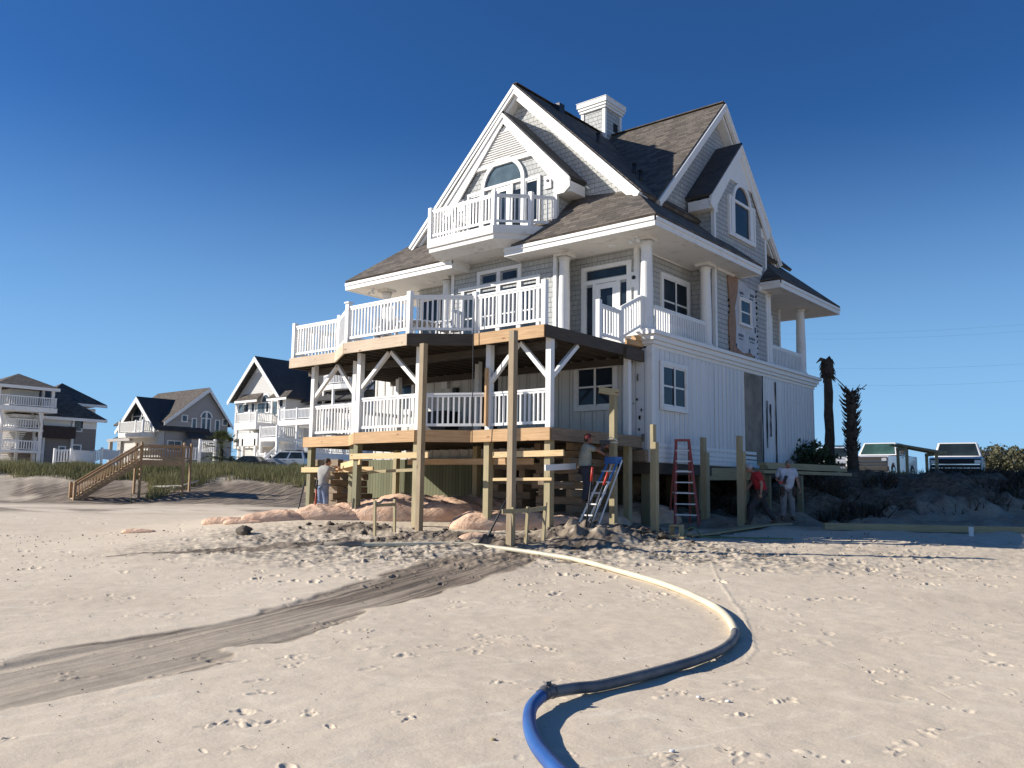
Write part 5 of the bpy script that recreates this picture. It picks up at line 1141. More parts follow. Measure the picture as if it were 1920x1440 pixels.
boardY((657, 856), (803, 853), 14.9, .15, 'long yellow board below the shaded facet, ending just past the tall pile')
boardY((765, 866), (1000, 865), 15.95, .15, 'shaded brown board running behind the two tall piles', 'rim')
boardY((925, 853), (1057, 849), 15.74, .14, 'bright yellow board crossing the right deck posts')
boardY((925, 899), (1035, 898), 15.74, .07, 'thin pale board low on the right deck posts')
boardY((690, 885), (775, 881), 15.6, .08, 'thin greenish board left of the tall pile', 'pile')
m = MB(); a, b = atD(1123, 731, 20.2), atD(1160, 737, 20.2); m.beam(a, b, .12, .15); m.build('cross_block', MT['pile'], label='short wooden block across the top of the drilled pile', cat='block')
# batter boards
def stake(px, py, topy, label, w_=.07, dx=0):
    b = G(px, py); dp = (b-CAM).dot(fv); t_ = atD(px+dx, topy, dp); b.z = gz(b.x, b.y)-.2; m = MB(); m.beam(b, t_, w_, w_*.6, (0, 1, 0)); return m.build('stake', MT['pile'], label=label, cat='stake', group='stakes driven into the sand'), b, t_
_, b1, t1 = stake(703, 1004, 938, 'left stake of the small two post frame left of the first tall pile'); _, b2, t2 = stake(740, 1000, 936, 'right stake of the small two post frame left of the first tall pile')
m = MB(); m.beam(t1-Vector((0, 0, .12)), t2-Vector((0, 0, .12)), .035, .07); m.build('cross_board', MT['pile'], label='short crosspiece of the small frame left of the first tall pile', cat='board')
_, b3, t3 = stake(959, 1028, 951, 'front left stake of the batter frame at the tallest pile', dx=2); _, b4, t4 = stake(984, 1026, 950, 'middle stake of the batter frame at the tallest pile', dx=6); _, b5, t5 = stake(1017, 1022, 942, 'right stake of the batter frame at the tallest pile', dx=6)
d_ = (t4-t3).normalized(); m = MB(); m.beam(t3-Vector((0, 0, .08))-d_*.25, t4-Vector((0, 0, .08))+d_*.1, .035, .09); m.build('cross_board', MT['pile'], label='front crosspiece of the batter frame at the tallest pile', cat='board')
m = MB(); m.beam(t4-Vector((0, 0, .08)), t5-Vector((0, 0, .12)), .035, .09); m.build('cross_board', MT['pile'], label='rear crosspiece of the batter frame, in shade beside the tallest pile', cat='board')
# timber on the right
a, b = G(1545, 993), G(2000, 1003); a.z += .09; b.z += .09
d_ = b-a; m = MB(); m.beam(a, b, .16, .17); m.build('edge_timber', MT['pile'], label='long low squared timber lying on the sand at the right edge', cat='timber')
a = G(1823, 1003); m = MB(); m.box(a.x-.05, a.x+.05, a.y-.12, a.y-.05, a.z-.05, a.z+.2); m.build('marker_stub', MT['vinyl'], label='small white stub leaning on the long timber at right', cat='marker')
# beams on the right under the side wall
m = MB(); a, b = atD(1325, 889, 25.2), atD(1432, 889, 26.4); m.beam(a, b, .1, .36); sb_ = m.build('side_beam', MT['pile'], house, label='new yellowish beam bolted along the shaded side')
for k, (px0, px1, py, lb) in enumerate(((1425, 1590, 884, 'bottom board of the yellow lumber stack behind the two men'), (1432, 1580, 876, 'middle board of the yellow lumber stack behind the two men'), (1428, 1568, 870, 'top board of the yellow lumber stack behind the two men'))):
    a, b = atD(px0, py, 25.6), atD(px1, py+6, 28.5); m = MB(); m.beam(a, b, .3, .1); m.build('stacked_board', MT['pile'], label=lb, cat='board', group='yellow lumber stack')
for px, k in ((1440, 0), (1500, 1)):
    a = atD(px, 892, 26.1); m = MB(); m.beam((a.x, a.y, gz(a.x, a.y)-.2), a, .14, .14, (0, 1, 0)); m.build('stack_support', MT['pile_old'], label=('left' if k == 0 else 'right')+' short post holding up the yellow lumber stack', cat='post')
for k, (p0, p1, w_, lb) in enumerate((((1335, 1003), (1445, 986), .3, 'long greenish board lying in the shade left of the walking man'), ((1290, 1008), (1345, 1003), .25, 'wide pale board on the sand at the edge of the shade'), ((1400, 990), (1480, 985), .25, 'greenish board lying on the shaded sand under the two men'), ((1242, 1009), (1285, 1012), .3, 'short tan board at the foot of the notched yellow pile'))):
    a, b = G(*p0), G(*p1); a.z += .05; b.z += .05; m = MB(); m.beam(a, b, w_, .04); m.build('ground_board', MT['pile'] if k < 3 else MT['lumber'], label=lb, cat='board', group='boards lying on the sand')
a = G(1269, 1008); m = MB(); m.box(a.x-.14, a.x+.14, a.y-.1, a.y+.1, a.z, a.z+.04); m.box(a.x-.14, a.x-.11, a.y-.1, a.y+.1, a.z+.04, a.z+.26); m.box(a.x+.11, a.x+.14, a.y-.1, a.y+.1, a.z+.04, a.z+.26); m.box(a.x-.14, a.x+.14, a.y-.1, a.y+.1, a.z+.26, a.z+.3)
bx = m.build('open_box', MT['pile'], label='small open wooden box at the edge of the shade', cat='box')
a = G(1281, 1008); pts = [a+rgt_*(.42*(k/10.)) + Vector((0, 0, .02+.22*math.sin(math.pi*k/10.)**.8)) for k in range(11)]+[a+rgt_*(.42+.5*k)-fwd_*(.12*k)+Vector((0, 0, .03)) for k in range(1, 5)]
m = MB(); m.tube(pts, .018, 6); m.build('garden_hose', simple('green_hose', (.12, .22, .10), .5), label='thin green hose looping beside the small wooden box', cat='hose')
# cribbing stacks
def crib(px, py0, py1, dep, label, half=.75, n=None):
    a, b = atD(px, py0, dep), atD(px, py1, dep); z = gz(a.x, a.y)-.1; root = empty('cribbing_stack', (a.x, a.y, z), 0, label, 'cribbing', 'timber cribbing under the house'); k = 0; zt = b.z
    while z < zt:
        for s_ in (-.5, .5):
            m = MB(); L = half*random.uniform(.9, 1.15); sh = random.uniform(-.12, .12)
            if k % 2: m.beam((a.x-L+sh, a.y+s_, z+.1), (a.x+L+sh, a.y+s_, z+.1), .2, .19)
            else: m.beam((a.x+s_, a.y-L+sh, z+.1), (a.x+s_, a.y+L+sh, z+.1), .2, .19)
            m.build('crib_timber', MT['crib'], root)
        z += .2; k += 1
crib(1075, 960, 818, 22.6, 'timber cribbing stack below the right end of the deck, behind the ladder worker', .85)
crib(632, 960, 866, 25.8, 'timber cribbing stack in shade behind the man in jeans', .7)
crib(985, 950, 880, 24.2, 'timber cribbing stack behind the tallest pile', .8)
m = MB(); a, b = atD(1022, 877, 19.6), atD(1079, 874, 20.3); m.beam(a, b, .04, .14); m.build('white_trim_board', MT['vinyl'], label='short white trim board lying across the right deck post', cat='board')
m = MB(); a, b = atD(1015, 905, 20.6), atD(1070, 908, 21.6); m.beam(a, b, .2, .1); m.build('broken_board', MT['crib'], label='broken brown board sticking out at the right deck post', cat='board')
# rotten timber edge under the corner
m = MB(); a, b = atY(1046, 815, 19.5), atY(1200, 835, 19.5); m.box(-13.9, -11.75, 19.6, 19.78, 2.32, 2.62); m.build('rotten_sill', MT['crib'], house)
# ---- sand tubes
def tubebag(px, py, dep, rx, ry, rz_, rot, label, seed, zoff=0):
    c = atD(px, py, dep); z = gz(c.x, c.y); n, mm = 56, 110; m = MB(); cr, sr = math.cos(rot), math.sin(rot); c = Vector((c.x, c.y, z+zoff))
    for i in range(n+1):
        th = math.pi*i/n
        for j in range(mm):
            ph = 2*math.pi*j/mm; sx = math.copysign(abs(math.cos(ph))**.75, math.cos(ph)); sy = math.copysign(abs(math.sin(ph))**.75, math.sin(ph)); st_ = math.sin(th)**.7
            d = Vector((st_*sx, st_*sy, math.cos(th))); v = Vector((d.x*rx, d.y*ry, 0))
            k = .16*(mnoise.noise(v*1.0+Vector((seed, 0, 0)))) + .05*(1-min(1, abs(mnoise.noise(Vector((v.x*2.6+v.y*1.6, v.y*1.4-v.x*.6, seed)))*3.2))) + .02*(1-min(1, abs(mnoise.noise(Vector((v.x*5.5-v.y*2, v.y*3.5, seed+4)))*3)))-.05+ .008*mnoise.noise(v*7+Vector((0, seed, 0)))
            x, y, zz = d.x*rx*(1+.25*k), d.y*ry*(1+.25*k), max(-.3, d.z)*rz_+k*max(0, d.z+.2)*min(1, rz_*1.6)
            m.v.append((c.x+x*cr-y*sr, c.y+x*sr+y*cr, c.z+zz))
    for i in range(n):
        for j in range(mm): j2 = (j+1) % mm; m.face([i*mm+j, (i+1)*mm+j, (i+1)*mm+j2, i*mm+j2], [(0, 0)]*4, True)
    return m.build('sand_tube', MT['bag'], label=label, cat='sandbag', group='pinkish fabric sand tubes under the deck')
RI = PSI
tubebag(628, 985, 23.0, 1.3, .6, .34, RI+.1, 'sand tube heaped at the feet of the man in jeans', 1)
tubebag(520, 990, 22.6, .95, .38, .27, RI+.15, 'flat sand tube end trailing left of the deck posts', 2)
tubebag(420, 990, 22.8, .62, .28, .16, RI-.1, 'small rounded sand tube left of the trailing one', 3)
tubebag(458, 993, 22.2, .55, .22, .1, RI, 'thin flat sand tube fold between the small and trailing tubes', 12)
tubebag(262, 998, 21.3, .45, .2, .09, RI-.1, 'lone scrap of sand tube fabric on the open beach, leftmost', 4)
tubebag(690, 960, 23.8, 1.1, .6, .45, RI, 'sand tube sloping up behind the third deck post', 5)
tubebag(785, 970, 23.2, 2.0, .8, .6, RI+.05, 'longest and tallest sand tube, passing behind the first tall pile', 6)
tubebag(890, 960, 24.2, 1.5, .8, .55, RI, 'big shaded sand tube under the middle of the deck', 7)
tubebag(945, 985, 21.3, 1.4, .6, .42, RI+.08, 'crumpled sand tube behind the tallest pile', 8)
tubebag(1040, 985, 21.2, .95, .5, .34, RI, 'low sand tube between the batter frame and the ladder', 9)
tubebag(1130, 985, 22.2, .75, .5, .34, RI, 'rounded sand tube just behind the drilled pile', 10)
tubebag(1190, 975, 23.6, 1.3, .7, .45, RI, 'shaded sand tube under the white house corner', 11)
tubebag(895, 1018, 18.8, .45, .25, .17, RI+.3, 'small torn piece of sand tube beside the shovel', 13)
tubebag(1098, 1026, 18.4, .4, .2, .08, RI, 'tiny scrap of sand tube on the churned sand before the ladder', 14)
# ---- dug earth
MT['mud'] = simple('wet_dug_sand', (.19, .155, .12), .9, c2=(.06, .05, .04), scale=3, bmp=.8)
m = MB()
for px, py, r in ((1060, 1005, .55), (1110, 1012, .5), (1150, 1010, .45), (1015, 1012, .35), (1200, 1002, .42), (1175, 1008, .3), (640, 992, .3), (700, 990, .25), (665, 992, .3), (820, 1005, .3), (760, 1008, .25), (930, 1022, .3), (985, 1016, .35), (1240, 1012, .2)):
    c = G(px, py)
    for k in range(16): q = c+rgt_*random.gauss(0, r)*1.2+fwd_*random.gauss(0, .4); rr = r*random.uniform(.06, .26); q.z = gz(q.x, q.y)+.04+.16*random.random()*(r > .4); m.blob(q, (rr*random.uniform(.8, 1.6), rr, rr*random.uniform(.45, .8)), random.random()*50, 1.1, 9, 12, 2.6, random.random()*3)
m.build('dug_earth', MT['mud'], label='dark clumps of freshly dug wet sand around the posts', kind='stuff')
m = MB()
for k in range(2300):
    u = random.random()
    if u < .42: s, t = random.gauss(18.0, 1.6), random.uniform(-6, 9)
    elif u < .62: s, t = random.uniform(12, 22), random.uniform(-14, 3)
    else: s = 4.4+18*random.random()**1.1; t = random.uniform(-.6, .62)*s
    x, y = st(s, t); r = (random.uniform(.003, .012) if u > .62 else random.uniform(.006, .02))*(.5+s/22)
    b = len(m.v); zc = gz(x, y)+r*.2
    a0 = random.random()*6; fl = random.uniform(.35, .8)
    for i in range(5): a = a0+i*1.257; rr = r*random.uniform(.6, 1.5); m.v.append((x+rr*math.cos(a), y+rr*math.sin(a), zc-r*.5))
    m.v.append((x, y, zc+r*fl))
    for i in range(5): m.face([b+i, b+(i+1) % 5, b+5], [(0, 0)]*3)
m.build('beach_debris', MT['mud'], label='scattered dark crumbs and bits of wrack on the sand', kind='stuff')
for px, py, lb in ((1310, 1308, 'white broken shell left of the blue hose end'), (1365, 1316, 'tan shell fragment right of the white broken one'), (1260, 1410, 'small white shell near the bottom edge'), (925, 1388, 'pale shell chip left of the blue hose')):
    c = G(px, py); m = MB(); m.blob(c+Vector((0, 0, .006)), (.02, .016, .008), px, .5, 8, 10, 2); m.build('shell', MT['vinyl'] if 'white' in lb else MT['pile'], label=lb, cat='shell', group='shells on the sand')
for px, py, lb in ((458, 1003, 'dark seaweed lump on the open sand left of the deck'), ):
    c = G(px, py); m = MB(); m.blob(c+Vector((0, 0, .08)), (.2, .14, .13), px, .6, 12, 16, 2); m.build('dark_lump', MT['mud'], label=lb, cat='clod')
# ---- big hose
def smooth(P, n=10):
    out = []
    for i in range(len(P)-1):
        p0, p1, p2, p3 = P[max(i-1, 0)], P[i], P[i+1], P[min(i+2, len(P)-1)]
        for k in range(n): t = k/n; out.append(.5*((2*p1)+(-p0+p2)*t+(2*p0-5*p1+4*p2-p3)*t*t+(-p0+3*p1-3*p2+p3)*t*t*t))
    out.append(P[-1]); return out
HP = [G(*p) for p in ((640, 1026), (760, 1025), (860, 1024), (930, 1031), (1010, 1042), (1090, 1056), (1170, 1078), (1245, 1101), (1310, 1128), (1352, 1153), (1374, 1180), (1376, 1205), (1350, 1228), (1300, 1249), (1230, 1270), (1150, 1290), (1080, 1306), (1022, 1324))]
HP = smooth(HP, 8)
for p in HP: p.z = gz(p.x, p.y)+.042
for k in range(12): HP[-1-k].z += .05*(1-k/12)
MT['hose'] = simple('cream_hose', (.74, .65, .46), .5, c2=(.55, .50, .38), scale=2.5, bmp=.15); MT['hoseshade'] = simple('shaded_grey_hose', (.19, .19, .185), .6, c2=(.10, .105, .115), scale=5, bmp=.2); MT['coupling'] = simple('worn_coupling', (.16, .16, .17), .5, .4); MT['hoseblue'] = simple('blue_hose', (.02, .11, .33), .42, c2=(.015, .06, .24), scale=3, bmp=.05)  # grey stretch: shaded side of the hose put into its colour
hs = empty('discharge_hose', HP[-1]-Vector((0, 0, .1)), 0, 'thick hose curving over the sand, cream, its shaded stretch greyed, then blue past its coupling', 'hose')
kk = int(len(HP)*.62); m = MB(); m.tube(HP[:kk+1], .045, 16); m.build('cream_section', MT['hose'], hs); m = MB(); m.tube(HP[kk:], .0452, 16); m.build('shaded_grey_section', MT['hoseshade'], hs)
e = HP[-1]; BP = [e.copy()]+[G(*p) for p in ((996, 1345), (993, 1375), (1004, 1410), (1030, 1445), (1075, 1490), (1120, 1530))]
BP = smooth(BP, 8)
for k, p in enumerate(BP): p.z = max(gz(p.x, p.y)+.044, (e.z if k < 3 else 0)*1) if k < 6 else gz(p.x, p.y)+.044+.0
for k in range(14): BP[k].z = gz(BP[k].x, BP[k].y)+.044+.05*(1-k/14)
m = MB(); m.tube(BP, .046, 16); m.build('blue_section', MT['hoseblue'], hs)
d_ = (BP[1]-HP[-3]).normalized(); m = MB(); m.tube([e-d_*.12, e-d_*.07, e-d_*.0, e+(BP[4]-BP[1]).normalized()*.08], .0515, 20)
for o_ in (-.10, -.01): m.tube([e+d_*o_, e+d_*(o_+.015)], .056, 20)
m.beam(e-d_*.03+Vector((.0, 0, .045)), e-d_*.03+Vector((.03, -.02, .075)), .04, .022)
m.build('coupling', MT['coupling'], hs)
p = G(648, 1026); m = MB(); q = HP[0]; d_ = (HP[1]-HP[0]).normalized(); m.tube([q-d_*.35, q+d_*.4], .075, 10); m.tube([q-d_*.5, q-d_*.3], .04, 8); m.build('nozzle', MT['grey'], hs)
# ---- ladders
def stepladder(name, base, right, fwdv, W0, W1, H, depth, nst, matr, mats_, label, closed=False, topmat=None, grp=None):
    """front rails rise and lean toward fwdv"""
    o = empty(name, base, 0, label, 'ladder', grp); up = Vector((0, 0, 1)); top = base+up*H+fwdv*depth*.5
    ft = [base+right*(-W0/2), base+right*(W0/2)]; tt = [top+right*(-W1/2), top+right*(W1/2)]
    for a, b in zip(ft, tt): m = MB(); m.beam(a, b, .065, .085, fwdv); m.build('front_rail', MT[matr], o)
    bk = base+fwdv*(depth*(.35 if closed else 1.0)); bt = [bk+right*(-W0*.46), bk+right*(W0*.46)]
    for a, b in zip(bt, tt): m = MB(); m.beam(a, b-up*.05, .045, .06, fwdv); m.build('rear_rail', MT[matr], o)
    for k in range(nst):
        f_ = (k+1)/(nst+1); a, b = ft[0].lerp(tt[0], f_), ft[1].lerp(tt[1], f_); m = MB(); m.beam(a, b, .09, .03, up); m.build('step', MT[mats_], o)
    for f_ in (.12, .38, .64):
        a, b = bt[0].lerp(tt[0], f_), bt[1].lerp(tt[1], f_); m = MB(); m.beam(a, b, .03, .03); m.build('rear_brace', MT[mats_], o)
    m = MB(); m.beam(tt[0]-right*.04, tt[1]+right*.04, .17, .06, up); m.build('ladder_top', MT[topmat or matr], o); return o
base = atD(1288, 978, 22.3); base.z = gz(base.x, base.y)
stepladder('stepladder', base, (rgt_-fwd_*.25).normalized(), fwd_, .62, .34, 2.28, 1.0, 7, 'fibre_red', 'steel', 'tall red fibreglass stepladder standing open in the shade of the house')
base = atD(1084, 992, 19.4); base.z = gz(base.x, base.y)+.02
tl = Vector(rgt_*.82+fwd_*.25)
o = empty('leaning_ladder', base, 0, 'silver and blue stepladder leaning on the drilled pile under the man in grey green', 'ladder'); sdv = (rgt_*.62-fwd_*.78).normalized()*.2; upz = Vector((0, 0, 1)); top_ = base+tl*1.02+upz*1.78
for s_ in (-1, 1):
    m = MB(); m.beam(base+sdv*s_, base.lerp(top_, .72)+sdv*s_*.85, .04, .1, fwd_); m.build('rail', MT['steel'], o)
    m = MB(); m.beam(base.lerp(top_, .72)+sdv*s_*.85, top_+sdv*s_*.75, .045, .11, fwd_); m.build('blue_rail', MT['fibre_blue'], o)
    m = MB(); m.beam(base+rgt_*.22+sdv*s_, top_+rgt_*.1+sdv*s_*.7, .03, .06, fwd_); m.build('rear_rail', MT['steel'], o)
for k in range(6): q = base.lerp(top_, (k+1)/7); m = MB(); m.beam(q-sdv, q+sdv, .09, .03); m.build('step', MT['steel'], o)
m = MB(); m.beam(top_-sdv*.9, top_+sdv*.9, .22, .16); m.build('ladder_top', MT['fibre_blue'], o)
# ---- hand tools
def stick(pts, r, mat, parent, nm): m = MB(); m.tube(pts, r, 8); return m.build(nm, MT[mat], parent)
a = G(905, 1026); a.z += .02; b = atD(957, 922, 18.4); o = empty('shovel', a, 0, 'black square shovel leaning on the tallest pile', 'shovel'); stick([a+(b-a)*.18, b], .02, 'black', o, 'handle')
d_ = (b-a).normalized(); sv = rgt_; m = MB(); P = [a-sv*.14+upz*.0, a+sv*.14-fwd_*.05, a+sv*.12+d_*.3, a-sv*.11+d_*.3]; m.prism(P, fwd_*.015); m.beam(a+d_*.26, a+d_*.4, .05, .04); m.build('blade', MT['black'], o)
b = atD(1099, 1002, 18.9); b.z = gz(b.x, b.y)+.1; o = empty('posthole_digger', b, 0, 'clamshell posthole digger with two red grips standing in dug sand', 'digger')
for px, py, tp_ in ((1111, 876, 18.9), (1140, 885, 19.1)):
    t_ = atD(px, py, tp_); s_ = rgt_*(.03 if px > 1120 else -.02); stick([b+s_+upz*.1, b.lerp(t_, .8)], .019, 'black', o, 'handle'); stick([b.lerp(t_, .8), t_], .028, 'redgrip', o, 'grip')
for s_ in (-1, 1): m = MB(); m.prism([b+rgt_*.04*s_+upz*.16, b+rgt_*.1*s_+upz*.05, b+rgt_*.05*s_-upz*.12, b+rgt_*.01*s_-upz*.12], fwd_*.12); m.build('blade', MT['darkmetal'], o)
a = atD(588, 988, 22.8); a.z = gz(a.x, a.y)+.12; b = atD(595, 900, 22.9); o = empty('digging_bar', a, 0, 'red handled digging tool standing in front of the man in jeans', 'tool'); stick([a, a.lerp(b, .75)], .018, 'redgrip', o, 'shaft'); stick([a.lerp(b, .72), b], .028, 'black', o, 'grip'); m = MB(); m.beam(a-upz*.06, a+upz*.1, .12, .07); m.build('foot', MT['black'], o)
a = G(555, 972); b = atD(572, 902, 24.6); m = MB(); m.tube([a, b], .02, 6); m.build('iron_bar', MT['darkmetal'], label='thin dark bar leaning against the leftmost deck post', cat='bar')
# ---- deck furniture
fo = empty('deck_table', (-17.2, 16.4, DZ), 0, 'white round table on the upper deck behind the shaded railing', 'table'); m = MB(); m.lathe((-17.2, 16.4, DZ), [(.6, .7), (.62, .72), (.6, .74)], 24); m.build('table_top', MT['vinyl'], fo)
for k in range(4): a = k*math.pi/2+.5; m = MB(); m.beam((-17.2+.45*math.cos(a), 16.4+.45*math.sin(a), DZ), (-17.2+.3*math.cos(a), 16.4+.3*math.sin(a), DZ+.7), .05, .05); m.build('leg', MT['vinyl'], fo)
def chair(x, y, rz, label):
    o = empty('deck_chair', (x, y, DZ), rz, label, 'chair', 'white plastic chairs on the upper deck')
    def mk(f, nm):
        m = MB(); f(m); me = m.build(nm, MT['vinyl'], None); me.location = (0, 0, 0)
        me.parent = o; return me
    def loc(m, nm):
        # geometry given in chair space
        ob = bpy.data.objects.new(nm, m); return ob
    for nm, boxes in (('seat', [(-.25, .25, -.25, .25, .42, .46)]), ('backrest', [(-.24+.1*i, -.17+.1*i, .24, .28, .5, .95) for i in range(5)]+[(-.27, .27, .235, .285, .9, .98), (-.27, .27, .235, .285, .44, .5)]), ('armrest', [(-.3, -.24, -.25, .28, .63, .67)]), ('armrest', [(.24, .3, -.25, .28, .63, .67)])):
        m = MB(); [m.box(*b) for b in boxes]; ob = m.build(nm, MT['vinyl'], None); mn = np.array(m.v); ob.location = ((mn[:, 0].min()+mn[:, 0].max())/2, (mn[:, 1].min()+mn[:, 1].max())/2, mn[:, 2].min()); ob.parent = o
    for sx in (-1, 1):
        for sy in (-1, 1): m = MB(); m.beam((sx*.27, sy*.25, 0), (sx*.24, sy*.22, .64), .04, .04); mn = np.array(m.v); ob = m.build('leg', MT['vinyl'], None); ob.location = ((mn[:, 0].min()+mn[:, 0].max())/2, (mn[:, 1].min()+mn[:, 1].max())/2, mn[:, 2].min()); ob.parent = o
chair(-18.2, 16.1, 1.3, 'white chair left of the round deck table'); chair(-16.1, 16.5, -1.4, 'white chair right of the round deck table, nearest the french windows'); chair(-17.0, 15.4, 3.1, 'white chair in front of the round deck table, its back to the railing')
m = MB(); m.box(-19.3, -18.2, 18.6, 19.2, LZ+.05, LZ+.85); m.box(-19.35, -18.15, 18.55, 19.25, LZ+.852, LZ+.9); m.build('covered_grill', MT['black'], label='dark covered grill on the lower deck behind the railing', cat='grill')
# ================================================================== vehicles
MT['carwhite'] = simple('white_car_paint', (.72, .72, .72), .3, var=.02, bmp=0, coat=.6); MT['carsilver'] = simple('silver_car_paint', (.5, .52, .55), .3, .3, var=.02, bmp=0, coat=.6); MT['carblack'] = simple('black_car_paint', (.02, .02, .024), .25, var=.02, bmp=0, coat=.6)
MT['tyre'] = simple('tyre_rubber', (.025, .025, .025), .8); MT['lamp'] = simple('headlight_glass', (.6, .62, .65), .15, .3); MT['chrome'] = simple('chrome_trim', (.75, .75, .75), .15, 1, .02, bmp=0)
MT['cabglass'] = glass('car_glass', (.03, .045, .055), .05); MT['greenglass'] = glass('green_car_glass', (.06, .13, .12), .06)
def vehicle(name, loc, rz, kind, paintm, label, cat, gl='cabglass'):
    o = empty(name, loc, rz, label, cat)
    def put(m, nm, mat, par=None, bev=0, lab=None):
        mn = np.array(m.v); ctr = Vector(((mn[:, 0].min()+mn[:, 0].max())/2, (mn[:, 1].min()+mn[:, 1].max())/2, mn[:, 2].min()))
        ob = m.build(nm, MT[mat], None, bev); base = Vector((0, 0, 0))
        if par is not None: base = par['b'].copy() if isinstance(par, dict) else base
        ob.parent = par['o'] if par else o; ob.location = ctr-base; return {'o': ob, 'b': ctr}
    if kind == 'pickup': L, W, hz_, H = 5.7, 1.98, 1.12, 1.9; wy = (-1.95, 1.75); cab = (-.95, 1.25, -.45, 1.1); prof_top = [(-2.85, .62), (-2.82, 1.1), (-2.6, 1.16), (-1.0, 1.2), (1.3, 1.24), (1.3, 1.28), (2.85, 1.28), (2.85, .6)]
    elif kind == 'suv': L, W, H = 4.7, 1.85, 1.72; wy = (-1.45, 1.4); cab = (-1.1, 2.3, -.25, 2.0); prof_top = [(-2.35, .55), (-2.3, .85), (-1.2, 1.05), (2.3, 1.08), (2.35, .55)]
    else: L, W, H = 4.6, 1.8, 1.42; wy = (-1.4, 1.35); cab = (-.9, 1.6, -.1, 1.0); prof_top = [(-2.3, .5), (-2.25, .72), (-1.0, .92), (2.2, .95), (2.3, .5)]
    zb = .34; R0 = .38 if kind == 'pickup' else .34; prof = [(p[0], p[1]) for p in prof_top]; low = [(L/2, zb)]
    for y in wy[::-1]:
        low += [(y+(R0+.07)*math.cos(a), max(zb, R0+(R0+.07)*math.sin(a))) for a in [math.pi*k/8 for k in range(9)]]
    low += [(-L/2, zb)]
    pts = [(-W/2, y, z) for y, z in prof+low]; m = MB(); m.prism(pts, (W, 0, 0)); put(m, 'body', paintm, None, .06)
    zc = (1.24 if kind == 'pickup' else 1.05 if kind == 'suv' else .92)
    y0, y1, y2, y3 = cab; b = [(-W/2+.04, y0, zc), (W/2-.04, y0, zc), (W/2-.04, y1, zc), (-W/2+.04, y1, zc)]; t = [(-W/2+.22, y2, H), (W/2-.22, y2, H), (W/2-.22, y3, H), (-W/2+.22, y3, H)]
    m = MB(); m.hexa(b+t); put(m, 'cabin', paintm, None, .05)
    def quad(i, j, u0, u1, v0, v1, nm='window', mat=gl):
        B0_, B1_, T0_, T1_ = Vector(b[i]), Vector(b[j]), Vector(t[i]), Vector(t[j]); f_ = lambda u, v: (B0_.lerp(B1_, u)).lerp(T0_.lerp(T1_, u), v); P = [f_(u0, v0), f_(u1, v0), f_(u1, v1), f_(u0, v1)]; n_ = (P[1]-P[0]).cross(P[3]-P[0]).normalized(); m = MB(); m.prism([p+n_*.004 for p in P], n_*.012); put(m, nm, mat)
    quad(0, 1, .06, .94, .08, .9, 'windscreen'); quad(2, 3, .1, .9, .1, .88, 'rear_window')
    for (i, j) in ((1, 2), (3, 0)): quad(i, j, .08, .47, .1, .88); quad(i, j, .53, .93, .1, .88)
    for y in wy:
        for s_ in (-1, 1):
            m = MB(); x = s_*(W/2-.11); m.tube([(x-.12, y, R0), (x+.12, y, R0)], R0, 24); wh = put(m, 'wheel', 'tyre'); m = MB(); m.tube([(x+s_*.1, y, R0), (x+s_*.135, y, R0)], R0*.62, 16); put(m, 'rim', 'chrome', wh)
    yf_ = -L/2
    if kind == 'pickup':
        m = MB(); m.box(-.93, .93, yf_-.03, yf_+.05, .62, 1.1); gr = put(m, 'grille', 'black'); m = MB(); m.box(-.9, .9, yf_-.05, yf_-.032, .84, .88); m.box(-.9, .9, yf_-.05, yf_-.032, .7, .72); put(m, 'grille_bar', 'chrome', gr)
        m = MB(); m.box(-W/2-.01, W/2+.01, yf_-.12, yf_+.1, .42, .64); put(m, 'bumper', 'black', None, .03)
        for s_ in (-1, 1): m = MB(); m.box(s_*.7, s_*.92, yf_-.045, yf_+.1, .9, 1.04); put(m, 'headlight', 'lamp')
        m = MB(); m.box(-W/2+.1, W/2-.1, 1.35, 2.75, 1.2, 1.285); put(m, 'truck_bed', 'black')
    else:
        m = MB(); m.box(-.5, .5, yf_-.02, yf_+.08, .5, .68); put(m, 'grille', 'black')
        for s_ in (-1, 1): m = MB(); m.box(s_*.55, s_*.85, yf_-.01, yf_+.2, .66, .78); put(m, 'headlight', 'lamp')
    for s_ in (-1, 1):
        x = s_*(W/2+.13); m = MB(); m.box(x-.1, x+.1, y0+.2, y0+.3, zc+.05, zc+.27); put(m, 'side_mirror', 'black', None, .02)
        for yy in ((y0+y1)/2-.35, (y0+y1)/2+.55): m = MB(); xx = s_*(W/2+.012); m.box(xx-.012, xx+.012, yy, yy+.16, zc-.12, zc-.08); put(m, 'door_handle', 'black')
    if kind == 'suv':
        for s_ in (-1, 1): m = MB(); m.tube([(s_*.62, -.1, H+.07), (s_*.62, 1.9, H+.07)], .025, 6); put(m, 'roof_rack', 'black')
        m = MB(); m.box(-.75, .75, .35, .4, H+.1, H+.14); m.box(-.75, .75, 1.4, 1.45, H+.1, H+.14); put(m, 'rack_bar', 'black')
    return o
def vput(px, s, *a, dz=0, **k):
    t = (px-960)/1590*s; q = Vector((*st(s, t), 0)); q.z = gz(q.x, q.y)+dz; return q
vehicle('pickup_truck', vput(1655, 43.5, dz=-.05), .03, 'pickup', 'carwhite', 'white pickup truck with greenish windscreen parked behind the dead palms', 'pickup truck', 'greenglass')
vehicle('pickup_truck', vput(1797, 38), .17, 'pickup', 'carwhite', 'white pickup truck with dark windscreen on the right, nearer the camera', 'pickup truck')
vehicle('parked_suv', vput(1562, 52, dz=.3), .5, 'suv', 'carwhite', 'white car with roof rack mostly hidden behind the dead palms', 'car')
